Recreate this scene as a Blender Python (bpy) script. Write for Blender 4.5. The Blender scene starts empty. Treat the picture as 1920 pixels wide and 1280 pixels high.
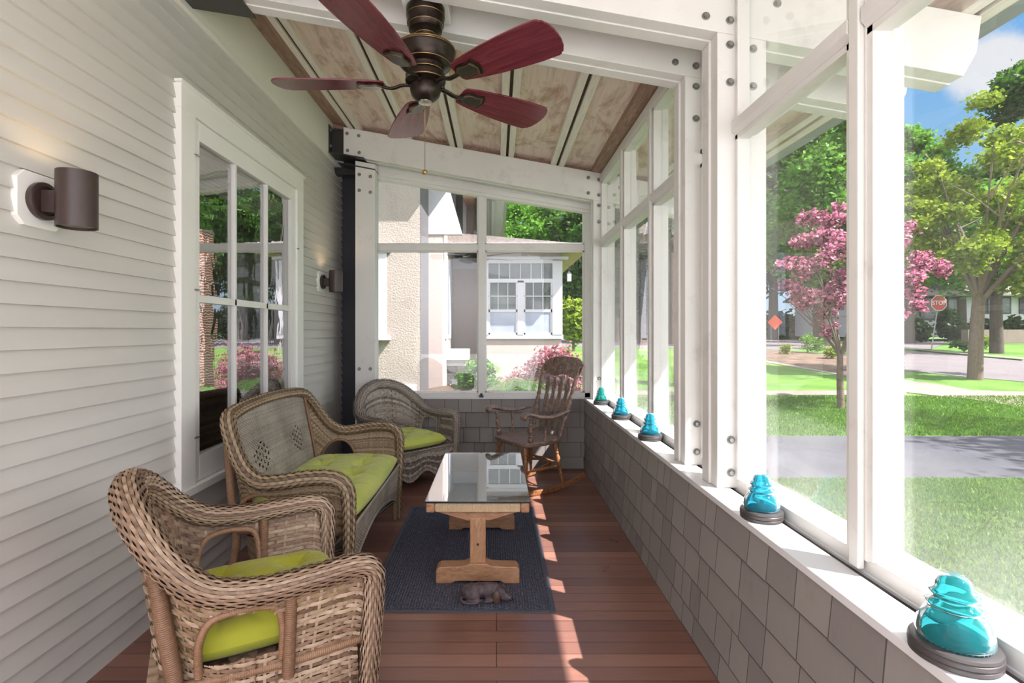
import bpy, math, random
import numpy as np
from mathutils import Vector, Matrix, Euler
random.seed(7); RNG = np.random.default_rng(11)
C = bpy.context.scene.collection
F = 980.0; CX = 931.0; CY = 620.0; CZ = 1.35        # focal length and vanishing point in pixels, eye height in metres
PI = math.pi

# ------------------------------------------------------------------ mesh builder
class MB:
    def __init__(s): s.V = []; s.Fc = []; s.n = 0; s.mi = []; s.cur = 0
    def add(s, verts, faces):
        verts = np.asarray(verts, float).reshape(-1, 3)
        b = s.n; s.V.append(verts); s.n += len(verts)
        for f in faces:
            s.Fc.append([i + b for i in f]); s.mi.append(s.cur)
        return b
    def grid(s, A, closed_u=False, closed_v=False, keep=None):
        nu, nv = A.shape[0], A.shape[1]
        b = s.n; s.V.append(A.reshape(-1, 3)); s.n += nu * nv
        iu = np.arange(nu if closed_u else nu - 1); iv = np.arange(nv if closed_v else nv - 1)
        I, J = np.meshgrid(iu, iv, indexing='ij')
        I2 = (I + 1) % nu; J2 = (J + 1) % nv
        Q = np.stack([I * nv + J, I2 * nv + J, I2 * nv + J2, I * nv + J2], -1)
        Q = Q[keep] if keep is not None else Q.reshape(-1, 4)
        Q = Q.reshape(-1, 4) + b
        s.Fc.extend(Q.tolist()); s.mi.extend([s.cur] * len(Q))
    def box(s, x0, x1, y0, y1, z0, z1):
        v = [(x0,y0,z0),(x1,y0,z0),(x1,y1,z0),(x0,y1,z0),(x0,y0,z1),(x1,y0,z1),(x1,y1,z1),(x0,y1,z1)]
        s.add(v, [(0,3,2,1),(4,5,6,7),(0,1,5,4),(1,2,6,5),(2,3,7,6),(3,0,4,7)]); return s
    def prism(s, poly, a, b, axis):
        n = len(poly)
        def mk(p, q, t):
            return {'x': (t, p, q), 'y': (p, t, q), 'z': (p, q, t)}[axis]
        v = [mk(p, q, a) for p, q in poly] + [mk(p, q, b) for p, q in poly]
        f = [tuple(range(n)), tuple(range(2 * n - 1, n - 1, -1))] + [(i, i + n, (i + 1) % n + n, (i + 1) % n) for i in range(n)]
        s.add(v, f); return s
    def obox(s, c, ax, ay, az, hx, hy, hz):
        c = Vector(c); v = []
        for k in (-1, 1):
            for (i, j) in ((-1,-1),(1,-1),(1,1),(-1,1)):
                v.append(c + Vector(ax) * hx * i + Vector(ay) * hy * j + Vector(az) * hz * k)
        s.add([tuple(p) for p in v], [(0,3,2,1),(4,5,6,7),(0,1,5,4),(1,2,6,5),(2,3,7,6),(3,0,4,7)])
    def tube(s, pts, r, n=10, caps=True, flat=1.0):
        P = np.asarray(pts, float); m = len(P)
        R = np.full(m, r, float) if np.isscalar(r) else np.asarray(r, float)
        Nn, B = frames(P)
        th = np.linspace(0, 2 * PI, n, endpoint=False)
        A = P[:, None] + R[:, None, None] * (np.cos(th)[None, :, None] * Nn[:, None] + flat * np.sin(th)[None, :, None] * B[:, None])
        s.grid(A, closed_v=True)
        if caps:
            b = s.n - m * n
            s.Fc.append([b + i for i in range(n)][::-1]); s.Fc.append([b + (m - 1) * n + i for i in range(n)]); s.mi += [s.cur] * 2
    def lathe(s, prof, p0=(0,0,0), axis=(0,0,1), n=24, caps=True):
        a = Vector(axis).normalized(); u = a.orthogonal().normalized(); w = a.cross(u)
        th = np.linspace(0, 2 * PI, n, endpoint=False)
        u = np.array(u); w = np.array(w); a = np.array(a); p0 = np.array(p0, float)
        ring = np.cos(th)[:, None] * u + np.sin(th)[:, None] * w
        A = np.stack([p0 + a * h + ring * max(r, 1e-5) for r, h in prof])
        s.grid(A, closed_v=True)
        if caps:
            m = len(prof); b = s.n - m * n
            s.Fc.append([b + i for i in range(n)][::-1]); s.Fc.append([b + (m - 1) * n + i for i in range(n)]); s.mi += [s.cur] * 2
    def obj(s, name, mats, parent=None, smooth=False, bevel=0, weld=False):
        me = bpy.data.meshes.new(name)
        V = np.concatenate(s.V) if s.V else np.zeros((0, 3))
        me.vertices.add(len(V)); me.vertices.foreach_set('co', V.astype(np.float32).ravel())
        ln = np.array([len(f) for f in s.Fc], np.int32)
        idx = np.fromiter((i for f in s.Fc for i in f), np.int32)
        st = np.concatenate([[0], np.cumsum(ln)[:-1]]).astype(np.int32)
        me.loops.add(len(idx)); me.loops.foreach_set('vertex_index', idx)
        me.polygons.add(len(ln)); me.polygons.foreach_set('loop_start', st); me.polygons.foreach_set('loop_total', ln)
        me.polygons.foreach_set('material_index', np.array(s.mi, np.int32))
        me.update(calc_edges=True); me.validate()
        for m in (mats if isinstance(mats, (list, tuple)) else [mats]): me.materials.append(m)
        me.polygons.foreach_set('use_smooth', [bool(smooth)] * len(me.polygons))
        if smooth:
            if smooth == 'auto':
                me.set_sharp_from_angle(angle=math.radians(40))
        o = bpy.data.objects.new(name, me); C.objects.link(o)
        if parent is not None: o.parent = parent
        if bevel:
            b = o.modifiers.new('bevel', 'BEVEL'); b.width = bevel; b.segments = 2; b.limit_method = 'ANGLE'
        return o

def frames(P):
    P = np.asarray(P, float)
    T = np.gradient(P, axis=0); T /= np.linalg.norm(T, axis=1)[:, None] + 1e-12
    Nn = np.zeros_like(P); t = T[0]
    ref = np.array([0, 0, 1.]) if abs(t[2]) < .9 else np.array([1., 0, 0])
    v = np.cross(t, ref); v /= np.linalg.norm(v); Nn[0] = v
    for i in range(1, len(P)):
        v = Nn[i - 1] - T[i] * np.dot(Nn[i - 1], T[i]); Nn[i] = v / (np.linalg.norm(v) + 1e-12)
    return Nn, np.cross(T, Nn)

def spline(pts, n):
    P = np.asarray(pts, float); m = len(P)
    E = np.vstack([2 * P[0] - P[1], P, 2 * P[-1] - P[-2]])
    t = np.linspace(0, m - 1 - 1e-9, n); i = t.astype(int); f = (t - i)[:, None]
    a, b, c, d = E[i], E[i + 1], E[i + 2], E[i + 3]
    return .5 * (2 * b + (c - a) * f + (2 * a - 5 * b + 4 * c - d) * f ** 2 + (3 * b - a - 3 * c + d) * f ** 3)
def resample(P, n):
    d = np.concatenate([[0], np.cumsum(np.linalg.norm(np.diff(P[:, :3], axis=0), axis=1))])
    t = np.linspace(0, d[-1], n)
    return np.stack([np.interp(t, d, P[:, k]) for k in range(P.shape[1])], 1)

def tag(o, label=None, cat=None, group=None, kind=None):
    if label: o['label'] = label
    if cat: o['category'] = cat
    if group: o['group'] = group
    if kind: o['kind'] = kind
    return o
def empty(name, loc=(0,0,0), rz=0, **k):
    o = bpy.data.objects.new(name, None); C.objects.link(o); o.location = loc; o.rotation_euler = (0, 0, rz); o.empty_display_size = .1
    return tag(o, **k)
def struct(o, label=None): return tag(o, label=label, kind='structure')
def dup(root, loc, rz, label):
    r = root.copy(); C.objects.link(r); r.location = loc; r.rotation_euler = (0, 0, rz); r['label'] = label
    for ch in root.children:
        c = ch.copy(); C.objects.link(c); c.parent = r
        for g in ch.children:
            d = g.copy(); C.objects.link(d); d.parent = c
    return r

# ------------------------------------------------------------------ materials
def srgb(r, g, b):
    f = lambda c: ((c / 255 + .055) / 1.055) ** 2.4 if c > 10 else c / 255 / 12.92
    return (f(r), f(g), f(b), 1)
class NT:
    def __init__(s, name):
        s.m = bpy.data.materials.new(name); s.m.use_nodes = True; s.t = s.m.node_tree; s.t.nodes.clear()
        s.out = s.t.nodes.new('ShaderNodeOutputMaterial')
    def n(s, typ, **k):
        nd = s.t.nodes.new(typ)
        for a, v in k.items():
            if a.startswith('i_'):
                key = a[2:]; key = int(key) if key.isdigit() else key.replace('_', ' ')
                if isinstance(v, bpy.types.NodeSocket): s.t.links.new(v, nd.inputs[key])
                else: nd.inputs[key].default_value = v
            else: setattr(nd, a, v)
        return nd
    def l(s, a, b): s.t.links.new(a, b)
    def coord(s, scale=(1,1,1), kind='Object', rot=(0,0,0)):
        tc = s.n('ShaderNodeTexCoord'); mp = s.n('ShaderNodeMapping', i_Vector=tc.outputs[kind]); mp.inputs['Scale'].default_value = scale; mp.inputs['Rotation'].default_value = rot
        return mp.outputs[0]
    def noise(s, vec, scale, detail=4, rough=.5, dist=0):
        return s.n('ShaderNodeTexNoise', i_Vector=vec, i_Scale=scale, i_Detail=detail, i_Roughness=rough, i_Distortion=dist).outputs[0]
    def ramp(s, fac, stops):
        r = s.n('ShaderNodeValToRGB', i_0=fac); e = r.color_ramp.elements
        while len(e) < len(stops): e.new(.5)
        for el, (p, c) in zip(e, stops): el.position = p; el.color = c
        return r.outputs[0]
    def mix(s, fac, a, b, blend='MIX'):
        m = s.n('ShaderNodeMix', data_type='RGBA', blend_type=blend)
        for k, v in ((0, fac), (6, a), (7, b)):
            if isinstance(v, bpy.types.NodeSocket): s.l(v, m.inputs[k])
            else: m.inputs[k].default_value = v
        return m.outputs[2]
    def math(s, op, a, b=0):
        m = s.n('ShaderNodeMath', operation=op)
        for k, v in ((0, a), (1, b)):
            if isinstance(v, bpy.types.NodeSocket): s.l(v, m.inputs[k])
            else: m.inputs[k].default_value = v
        return m.outputs[0]
    def bump(s, h, strength=.3, dist=.01):
        return s.n('ShaderNodeBump', i_Strength=strength, i_Distance=dist, i_Height=h).outputs[0]
    def bsdf(s, color, rough=.5, normal=None, **k):
        b = s.n('ShaderNodeBsdfPrincipled')
        for key, v in (('Base Color', color), ('Roughness', rough), ('Normal', normal)):
            if v is None: continue
            if isinstance(v, bpy.types.NodeSocket): s.l(v, b.inputs[key])
            else: b.inputs[key].default_value = v
        for key, v in k.items(): b.inputs[key.replace('_', ' ')].default_value = v
        s.l(b.outputs[0], s.out.inputs[0]); return b

def paint(name, col, rough=.45, var=.05, nscale=3, grain=(1,1,1), bump=.05, dirt=0, dirtcol=(90,85,60)):
    t = NT(name); v = t.coord(grain)
    n = t.noise(v, nscale, 5)
    c2 = tuple(min(1, x * (1 - var * 2)) for x in col[:3]) + (1,)
    col_ = t.ramp(n, [(.35, c2), (.65, col)])
    if dirt:
        d = t.noise(t.coord((1,1,1)), 5, 8, .7)
        col_ = t.mix(t.math('MULTIPLY', t.ramp(d, [(.56, (0,0,0,1)), (.75, (1,1,1,1))]), dirt), col_, srgb(*dirtcol))
    b = t.bump(t.noise(v, nscale * 12, 3), bump, .004)
    t.bsdf(col_, rough, b); return t.m

M = {}
M['siding'] = paint('siding_paint', srgb(206, 203, 197), .5, .04, 2, (1, .25, 3))
M['white'] = paint('white_paint', srgb(223, 221, 217), .42, .035, 2.5, (1, 1, .3), dirt=.25)
M['white_clean'] = paint('white_trim_paint', srgb(236, 235, 230), .4, .02, 2)
M['frieze'] = paint('frieze_paint', srgb(226, 224, 214), .55, .02, 2)
M['sill'] = paint('sill_paint', srgb(222, 222, 224), .22, .02, 3)
M['dark'] = paint('charcoal_paint', srgb(50, 50, 58), .5, .05, 5)
M['steel'] = paint('black_steel', srgb(52, 50, 50), .35, .05, 10)
M['bronze'] = paint('bronze_metal', srgb(62, 48, 44), .38, .04, 10, bump=.02)
def metal(name, col, rough=.3, metallic=1.0):
    t = NT(name); n = t.noise(t.coord(), 30, 4); c2 = tuple(x * .7 for x in col[:3]) + (1,)
    t.bsdf(t.ramp(n, [(.3, c2), (.7, col)]), rough, None, Metallic=metallic); return t.m
M['bolt'] = metal('zinc_bolt', srgb(150, 150, 146), .45, .6)
M['fan_metal'] = metal('oil_rubbed_bronze', srgb(52, 42, 36), .32, .7)
M['brass'] = metal('aged_brass', srgb(170, 140, 90), .3, .9)
M['pewter'] = metal('dark_pewter', srgb(110, 104, 100), .3, .9)
M['nickel'] = metal('nickel', srgb(200, 200, 200), .25, .9)

def shingle_mat():
    t = NT('grey_shingle_paint')
    isl = t.n('ShaderNodeNewGeometry').outputs['Random Per Island']
    n = t.noise(t.coord((1, 1, .15)), 60, 4)
    d = t.noise(t.coord((1, 1, .5)), 7, 7, .75)
    c = t.ramp(isl, [(0, srgb(128, 122, 120)), (.5, srgb(138, 132, 129)), (1, srgb(146, 140, 136))])
    c = t.mix(t.math('MULTIPLY', t.ramp(d, [(.56, (0,0,0,1)), (.72, (1,1,1,1))]), .35), c, srgb(96, 90, 90))
    t.bsdf(c, .75, t.bump(n, .25, .003)); return t.m
M['shingle'] = shingle_mat(); M['shingle_shade'] = paint('painted_shingle_shade', srgb(84, 78, 76), .85)  # dark tone that paints shade along shingle edges and in the gaps

def floor_mat():
    t = NT('fir_floor_boards')
    tc = t.n('ShaderNodeTexCoord').outputs['Object']
    br = t.n('ShaderNodeTexBrick', i_Vector=tc, i_Scale=1.0, i_Mortar_Size=.0016, i_Mortar_Smooth=.1, i_Brick_Width=1.9, i_Row_Height=.084, offset=.37, offset_frequency=3)
    br.inputs['Color1'].default_value = (0,0,0,1); br.inputs['Color2'].default_value = (1,1,1,1); br.inputs['Mortar'].default_value = (.5,.5,.5,1)
    sx = t.n('ShaderNodeSeparateXYZ', i_Vector=tc)
    row = t.math('FLOOR', t.math('DIVIDE', sx.outputs[1], .084))
    wn = t.n('ShaderNodeTexWhiteNoise', noise_dimensions='1D', i_W=row).outputs[0]
    v = t.coord((.9, 14, 1)); g = t.noise(v, 6, 6, .6, .6)
    rv = t.math('ADD', t.math('MULTIPLY', wn, .55), t.math('MULTIPLY', br.outputs[0], .12))
    rv = t.math('ADD', rv, t.math('MULTIPLY', g, .4))
    c = t.ramp(rv, [(.1, srgb(106, 74, 66)), (.45, srgb(134, 96, 84)), (.75, srgb(154, 112, 96)), (1, srgb(174, 132, 112))])
    c = t.mix(br.outputs['Fac'], c, srgb(52, 28, 24))
    worn = t.noise(t.coord((1, 1, 1)), 2.2, 5)
    ro = t.math('ADD', t.math('MULTIPLY', worn, .25), .2)
    h = t.math('SUBTRACT', t.math('MULTIPLY', g, .15), br.outputs['Fac'])
    t.bsdf(c, ro, t.bump(h, .35, .002)); return t.m
M['floor'] = floor_mat()

def wicker_mat(name, c1, c2, c3):
    t = NT(name)
    isl = t.n('ShaderNodeNewGeometry').outputs['Random Per Island']
    n = t.noise(t.coord(), 7, 4); f = t.noise(t.coord(), 90, 4)
    v = t.math('ADD', t.math('MULTIPLY', isl, .45), t.math('MULTIPLY', t.math('ADD', n, f), .32))
    c = t.ramp(v, [(.25, c1), (.5, c2), (.8, c3)])
    t.bsdf(c, .5, t.bump(f, .3, .002)); return t.m
def wicker_mat_even(name, c1, c2, c3):
    t = NT(name); isl = t.n('ShaderNodeNewGeometry').outputs['Random Per Island']
    n = t.noise(t.coord(), 6, 4); f = t.noise(t.coord(), 140, 4)
    v = t.math('ADD', t.math('MULTIPLY', isl, .12), t.math('MULTIPLY', t.math('ADD', n, f), .44))
    t.bsdf(t.ramp(v, [(.3, c1), (.5, c2), (.72, c3)]), .5, t.bump(f, .3, .002)); return t.m
M['wick_a'] = wicker_mat('golden_wicker', srgb(88, 66, 52), srgb(142, 116, 94), srgb(190, 168, 144))
M['wick_a2'] = wicker_mat('wrapped_golden_cane', srgb(104, 74, 52), srgb(138, 104, 78), srgb(166, 134, 106))
M['wick_b'] = wicker_mat('tan_wicker', srgb(92, 74, 54), srgb(136, 114, 88), srgb(172, 152, 124))
M['wick_b2'] = wicker_mat_even('pale_fine_wicker', srgb(116, 108, 98), srgb(154, 144, 130), srgb(188, 180, 166))
M['wick_c'] = wicker_mat('grey_wicker', srgb(78, 68, 62), srgb(132, 120, 110), srgb(182, 172, 160))
M['wickin'] = paint('dark_inner_cane', srgb(72, 54, 42), .8, .1, 20)
def fabric(name, c1, c2, s=600):
    t = NT(name); v = t.coord(); n = t.noise(v, 5, 4); w = t.noise(v, s, 2)
    t.bsdf(t.ramp(n, [(.3, c1), (.7, c2)]), .85, t.bump(w, .15, .001), Sheen_Weight=.2); return t.m
M['lime'] = fabric('lime_cotton', srgb(168, 178, 72), srgb(188, 196, 92))
M['lime_near'] = fabric('bright_lime_cotton', srgb(150, 152, 34), srgb(168, 168, 50))

def wood(name, c1, c2, c3, scale=(1, 1, 10), rough=.5, s=5):
    t = NT(name); v = t.coord(scale); n = t.noise(v, s, 8, .62, 1.2)
    t.bsdf(t.ramp(n, [(.3, c1), (.5, c2), (.72, c3)]), rough, t.bump(n, .12, .003)); return t.m
M['pine'] = wood('honey_pine', srgb(150, 106, 76), srgb(178, 132, 98), srgb(196, 156, 124), (3, 12, 12), .45)
M['pine_post'] = wood('honey_pine_upright', srgb(158, 114, 82), srgb(184, 140, 104), srgb(200, 162, 130), (12, 12, 2), .45)
M['rocker_wood'] = wood('weathered_rocker_wood', srgb(82, 60, 50), srgb(120, 96, 84), srgb(164, 142, 128), (4, 4, 4), .42, 8)
M['rocker_orange'] = wood('worn_orange_stained_wood', srgb(104, 66, 42), srgb(150, 100, 64), srgb(176, 128, 88), (6, 6, 3), .42, 6)
M['cherry'] = wood('cherry_blade', srgb(80, 28, 36), srgb(98, 38, 46), srgb(118, 54, 62), (1.5, 20, 4), .24, 3)
def ceil_mat(name, base, dark, stain):
    t = NT(name); v = t.coord((14, 1.0, 14)); n = t.noise(v, 2.6, 6, .6, .4)
    c = t.ramp(n, [(.25, dark), (.5, base), (.8, srgb(226, 214, 202))])
    st = t.noise(t.coord((2.4, 1, 1)), 2.3, 8, .7, .5)
    c = t.mix(t.math('MULTIPLY', t.ramp(st, [(.50, (0,0,0,1)), (.64, (1,1,1,1))]), stain), c, srgb(160, 116, 90))
    t.bsdf(c, .7, t.bump(n, .1, .003)); return t.m
M['ply'] = ceil_mat('whitewashed_plywood', srgb(226, 206, 196), srgb(202, 178, 168), .75)
M['brownboard'] = wood('unpainted_brown_board', srgb(122, 94, 80), srgb(152, 122, 106), srgb(178, 150, 134), (12, 1, 12), .7)
M['groove'] = paint('dark_groove_board', srgb(70, 50, 42), .8, .05, 5)
M['cream'] = wood('cream_batten', srgb(214, 204, 196), srgb(226, 218, 210), srgb(236, 230, 224), (14, 1, 14), .6)

def glass_pane(name, refl=.0, dust=.05, tint=(1,1,1,1), wavy=0):
    t = NT(name)
    tr = t.n('ShaderNodeBsdfTransparent'); tr.inputs[0].default_value = tint
    gl = t.n('ShaderNodeBsdfGlossy', i_Roughness=.0)
    if wavy: t.l(t.bump(t.noise(t.coord((1, 1, .5)), 6, 3), wavy, .02), gl.inputs['Normal'])
    bf = t.n('ShaderNodeNewGeometry').outputs['Backfacing']      # thin pane: the same reflectance on both faces
    fr = t.n('ShaderNodeFresnel', i_IOR=t.math('SUBTRACT', 1.5, t.math('MULTIPLY', bf, .83333)))
    m1 = t.n('ShaderNodeMixShader', i_1=tr.outputs[0], i_2=gl.outputs[0]); t.l(t.math('MINIMUM', t.math('ADD', t.math('MULTIPLY', fr.outputs[0], 1.0), refl), 1.0), m1.inputs[0])
    df = t.n('ShaderNodeBsdfDiffuse'); df.inputs[0].default_value = (.8,.8,.8,1)
    tl = t.n('ShaderNodeBsdfTranslucent'); tl.inputs[0].default_value = (.8,.8,.8,1)
    dd = t.n('ShaderNodeMixShader', i_0=.5, i_1=df.outputs[0], i_2=tl.outputs[0])
    low = t.n('ShaderNodeMapRange', interpolation_type='SMOOTHSTEP', i_Value=t.n('ShaderNodeSeparateXYZ', i_Vector=t.coord()).outputs[2])   # dust raised low on the panes to paint in sunlit haze
    low.inputs['From Min'].default_value = 1.25; low.inputs['From Max'].default_value = .78; low.inputs['To Min'].default_value = 1; low.inputs['To Max'].default_value = 4.5
    dn = t.math('MULTIPLY', t.math('MULTIPLY', t.noise(t.coord(), 3, 5), low.outputs[0]), dust * 1.7)
    m2 = t.n('ShaderNodeMixShader', i_0=dn, i_1=m1.outputs[0], i_2=dd.outputs[0])
    t.l(m2.outputs[0], t.out.inputs[0]); return t.m
M['pane'] = glass_pane('dusty_window_glass', 0, .024)
M['oldpane'] = glass_pane('wavy_reflective_glass', .46, .0, wavy=.06)
M['tglass'] = glass_pane('table_glass', .46, .0, (.85,.9,.88,1))
M['black'] = paint('dark_glass_edge', srgb(30, 38, 48), .2, .02)
def aqua(name, col):
    t = NT(name); n = t.noise(t.coord(), 40, 3)
    t.bsdf(col, .04, t.bump(n, .08, .002), Transmission_Weight=.78, IOR=1.2); return t.m
M['aqua'] = aqua('aqua_glass', srgb(52, 170, 200))
M['aquag'] = aqua('aqua_green_glass', srgb(50, 160, 150))
M['aquab'] = aqua('aqua_deep_glass', srgb(56, 176, 186))
M['base'] = paint('black_coaster_rubber', srgb(70, 66, 66), .4, .05, 20)
def mat_mat():
    t = NT('ribbed_charcoal_mat')
    v = t.coord(); w = t.n('ShaderNodeTexWave', i_Vector=v, i_Scale=22, i_Distortion=.4, bands_direction='X').outputs[1]
    n = t.noise(v, 260, 3, .7); c = t.ramp(n, [(.4, srgb(44, 45, 58)), (.55, srgb(92, 94, 114)), (.68, srgb(172, 172, 186))])
    c = t.mix(t.math('MULTIPLY', w, .4), c, srgb(32, 33, 42))
    t.bsdf(c, .95, t.bump(t.math('ADD', w, n), .7, .006)); return t.m
M['mat'] = mat_mat(); M['matedge'] = paint('grey_rubber_edging', srgb(84, 86, 98), .6, .04, 10)
M['dog'] = paint('dark_bronze_resin', srgb(104, 88, 92), .25, .25, 40, bump=.7)
M['dogear'] = paint('brown_bronze_resin', srgb(96, 72, 62), .35, .15, 30, bump=.4)
M['rope'] = wood('woven_seagrass_cord', srgb(172, 142, 108), srgb(202, 176, 142), srgb(222, 200, 170), (60, 60, 2), .8, 6)
M['stucco'] = None
def stucco(name, c, s=34, b=.9):
    t = NT(name); v = t.coord(); n = t.noise(v, s, 6, .65); big = t.noise(v, 1.2, 4)
    t.bsdf(t.ramp(big, [(.3, tuple(x * .93 for x in c[:3]) + (1,)), (.7, c)]), .9, t.bump(n, b, .03)); return t.m
M['stucco'] = stucco('rough_stucco', srgb(160, 150, 142)); M['stucco2'] = stucco('smooth_pink_stucco', srgb(178, 164, 158), 60, .3); M['stucco_shade'] = stucco('shaded_grey_stucco', srgb(92, 90, 94))
M['hwhite'] = paint('house_white_trim', srgb(186, 186, 192), .5, .02)
M['roofing'] = paint('asphalt_shingle', srgb(140, 130, 126), .9, .15, 30, bump=.5)
M['soffit'] = paint('tan_soffit_boards', srgb(168, 140, 112), .6, .05, 4)
M['greenmetal'] = paint('dark_green_metal', srgb(54, 60, 46), .4, .1, 5)
M['brick'] = None
def brick_mat():
    t = NT('red_brick'); tc = t.n('ShaderNodeTexCoord').outputs['Object']
    mp = t.n('ShaderNodeMapping', i_Vector=tc); mp.inputs['Rotation'].default_value = (PI / 2, 0, 0)
    br = t.n('ShaderNodeTexBrick', i_Vector=mp.outputs[0], i_Scale=1, i_Mortar_Size=.012, i_Brick_Width=.22, i_Row_Height=.075)
    br.inputs['Color1'].default_value = srgb(150, 82, 62); br.inputs['Color2'].default_value = srgb(112, 56, 44); br.inputs['Mortar'].default_value = srgb(200, 192, 178)
    t.bsdf(br.outputs[0], .85, t.bump(br.outputs['Fac'], -.4, .01)); return t.m
M['brick'] = brick_mat()
def dark_window(name, a, b):
    t = NT(name); n = t.noise(t.coord(), 1.5, 3); t.bsdf(t.ramp(n, [(.4, a), (.6, b)]), .04, None, IOR=1.5); return t.m
M['hglass'] = dark_window('house_window_glass', srgb(60, 66, 64), srgb(92, 104, 96)); M['frosted'] = dark_window('curtained_glass', srgb(140, 148, 164), srgb(156, 164, 178))

def leaf_mat(name, cols, trans=.45):
    t = NT(name)
    isl = t.n('ShaderNodeNewGeometry').outputs['Random Per Island']; n = t.noise(t.coord(kind='Object'), .9, 2)
    v = t.math('ADD', t.math('MULTIPLY', isl, .7), t.math('MULTIPLY', n, .3))
    c = t.ramp(v, [(i / (len(cols) - 1) * .8 + .1, srgb(*x)) for i, x in enumerate(cols)])
    d = t.n('ShaderNodeBsdfDiffuse', i_Color=c); tl = t.n('ShaderNodeBsdfTranslucent', i_Color=c)
    g = t.n('ShaderNodeBsdfGlossy', i_Roughness=.5)
    m = t.n('ShaderNodeMixShader', i_0=trans, i_1=d.outputs[0], i_2=tl.outputs[0])
    m2 = t.n('ShaderNodeMixShader', i_0=.02, i_1=m.outputs[0], i_2=g.outputs[0])
    t.l(m2.outputs[0], t.out.inputs[0]); return t.m
M['leaf_g'] = leaf_mat('mid_green_leaves', [(34, 64, 20), (54, 92, 28), (84, 122, 40)])
M['leaf_l'] = leaf_mat('lime_green_leaves', [(92, 114, 26), (124, 146, 40), (156, 170, 66)])
M['leaf_b'] = leaf_mat('bright_green_leaves', [(62, 104, 28), (88, 138, 42), (122, 166, 64)])
M['leaf_d'] = leaf_mat('dark_green_leaves', [(20, 38, 16), (34, 56, 22), (54, 78, 34)])
M['pink'] = leaf_mat('pink_blossom', [(122, 58, 72), (172, 92, 124), (204, 128, 156), (224, 170, 190)], .4)
M['pink2'] = leaf_mat('pale_pink_blossom', [(146, 80, 94), (176, 110, 124), (196, 142, 152)], .4)
M['bronzeleaf'] = leaf_mat('bronze_leaves', [(48, 30, 28), (74, 44, 40), (96, 70, 44)], .4)
M['bark'] = wood('grey_bark', srgb(74, 62, 52), srgb(100, 86, 74), srgb(128, 114, 100), (9, 9, 2), .9, 5)
M['barkd'] = wood('dark_bark', srgb(48, 40, 36), srgb(70, 60, 54), srgb(92, 82, 74), (9, 9, 2), .9, 5)
def ground_mat(name, stops, s1=.6, s2=45, bump=.6, rough=.95, bd=.03):
    t = NT(name); v = t.coord(); a = t.noise(v, s1, 3); b = t.noise(v, s2, 5, .75)
    f = t.math('ADD', t.math('MULTIPLY', a, .4), t.math('MULTIPLY', b, .6))
    t.bsdf(t.ramp(f, [(p, srgb(*c)) for p, c in stops]), rough, t.bump(b, bump, bd)); return t.m
M['grass'] = ground_mat('lawn', [(.36, (46, 78, 20)), (.5, (72, 112, 28)), (.64, (106, 140, 46))])
M['blade'] = leaf_mat('grass_blade', [(54, 92, 20), (82, 126, 30), (116, 152, 50)], .4)
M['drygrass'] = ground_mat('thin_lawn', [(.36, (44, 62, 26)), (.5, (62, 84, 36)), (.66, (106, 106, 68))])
M['asphalt'] = ground_mat('asphalt_drive', [(.36, (48, 48, 56)), (.5, (58, 59, 67)), (.66, (74, 75, 82))], 1, 90, .2, .9, .01)
M['road'] = ground_mat('pale_road', [(.36, (88, 82, 84)), (.5, (98, 92, 94)), (.66, (108, 102, 102))], 1, 60, .2, .9, .01)
M['conc'] = ground_mat('concrete_walk', [(.36, (112, 100, 92)), (.5, (122, 110, 102)), (.66, (134, 122, 114))], 1, 60, .2, .9, .01)
M['pad_bounce'] = ground_mat('pale_bounce_concrete', [(.36, (196, 197, 196)), (.5, (206, 207, 206)), (.66, (214, 215, 214))], 1, 60, .2, .9, .01)
M['mulch'] = ground_mat('leafy_mulch', [(.36, (64, 50, 40)), (.5, (98, 80, 66)), (.64, (132, 110, 92))], 2, 60, .8)
M['red'] = paint('stop_red', srgb(190, 30, 44), .4, .02); M['signwhite'] = paint('sign_white', srgb(226, 226, 226), .4, .01); M['orange'] = paint('sign_orange', srgb(232, 84, 28), .5, .02)
M['galv'] = metal('galvanised_post', srgb(150, 150, 150), .5, .5)

# ------------------------------------------------------------------ camera, world, sun
cam = bpy.data.cameras.new('camera'); co = bpy.data.objects.new('camera', cam); C.objects.link(co)
co.location = (0, 0, CZ); co.rotation_euler = (PI / 2, 0, 0)
cam.sensor_width = 36; cam.lens = F / 1920 * 36; cam.shift_x = (960 - CX) / 1920; cam.shift_y = -(640 - CY) / 1920
cam.clip_start = .02; cam.clip_end = 600
bpy.context.scene.camera = co
sc = bpy.context.scene
sc.view_settings.view_transform = 'Standard'; sc.view_settings.look = 'None'; sc.view_settings.gamma = 1; sc.view_settings.exposure = -0.04
sc.cycles.max_bounces = 10; sc.cycles.diffuse_bounces = 6; sc.cycles.glossy_bounces = 5; sc.cycles.transmission_bounces = 8; sc.cycles.transparent_max_bounces = 16
sc.cycles.sample_clamp_indirect = 8; sc.cycles.use_denoising = True; sc.cycles.caustics_reflective = False; sc.cycles.caustics_refractive = False

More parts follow.
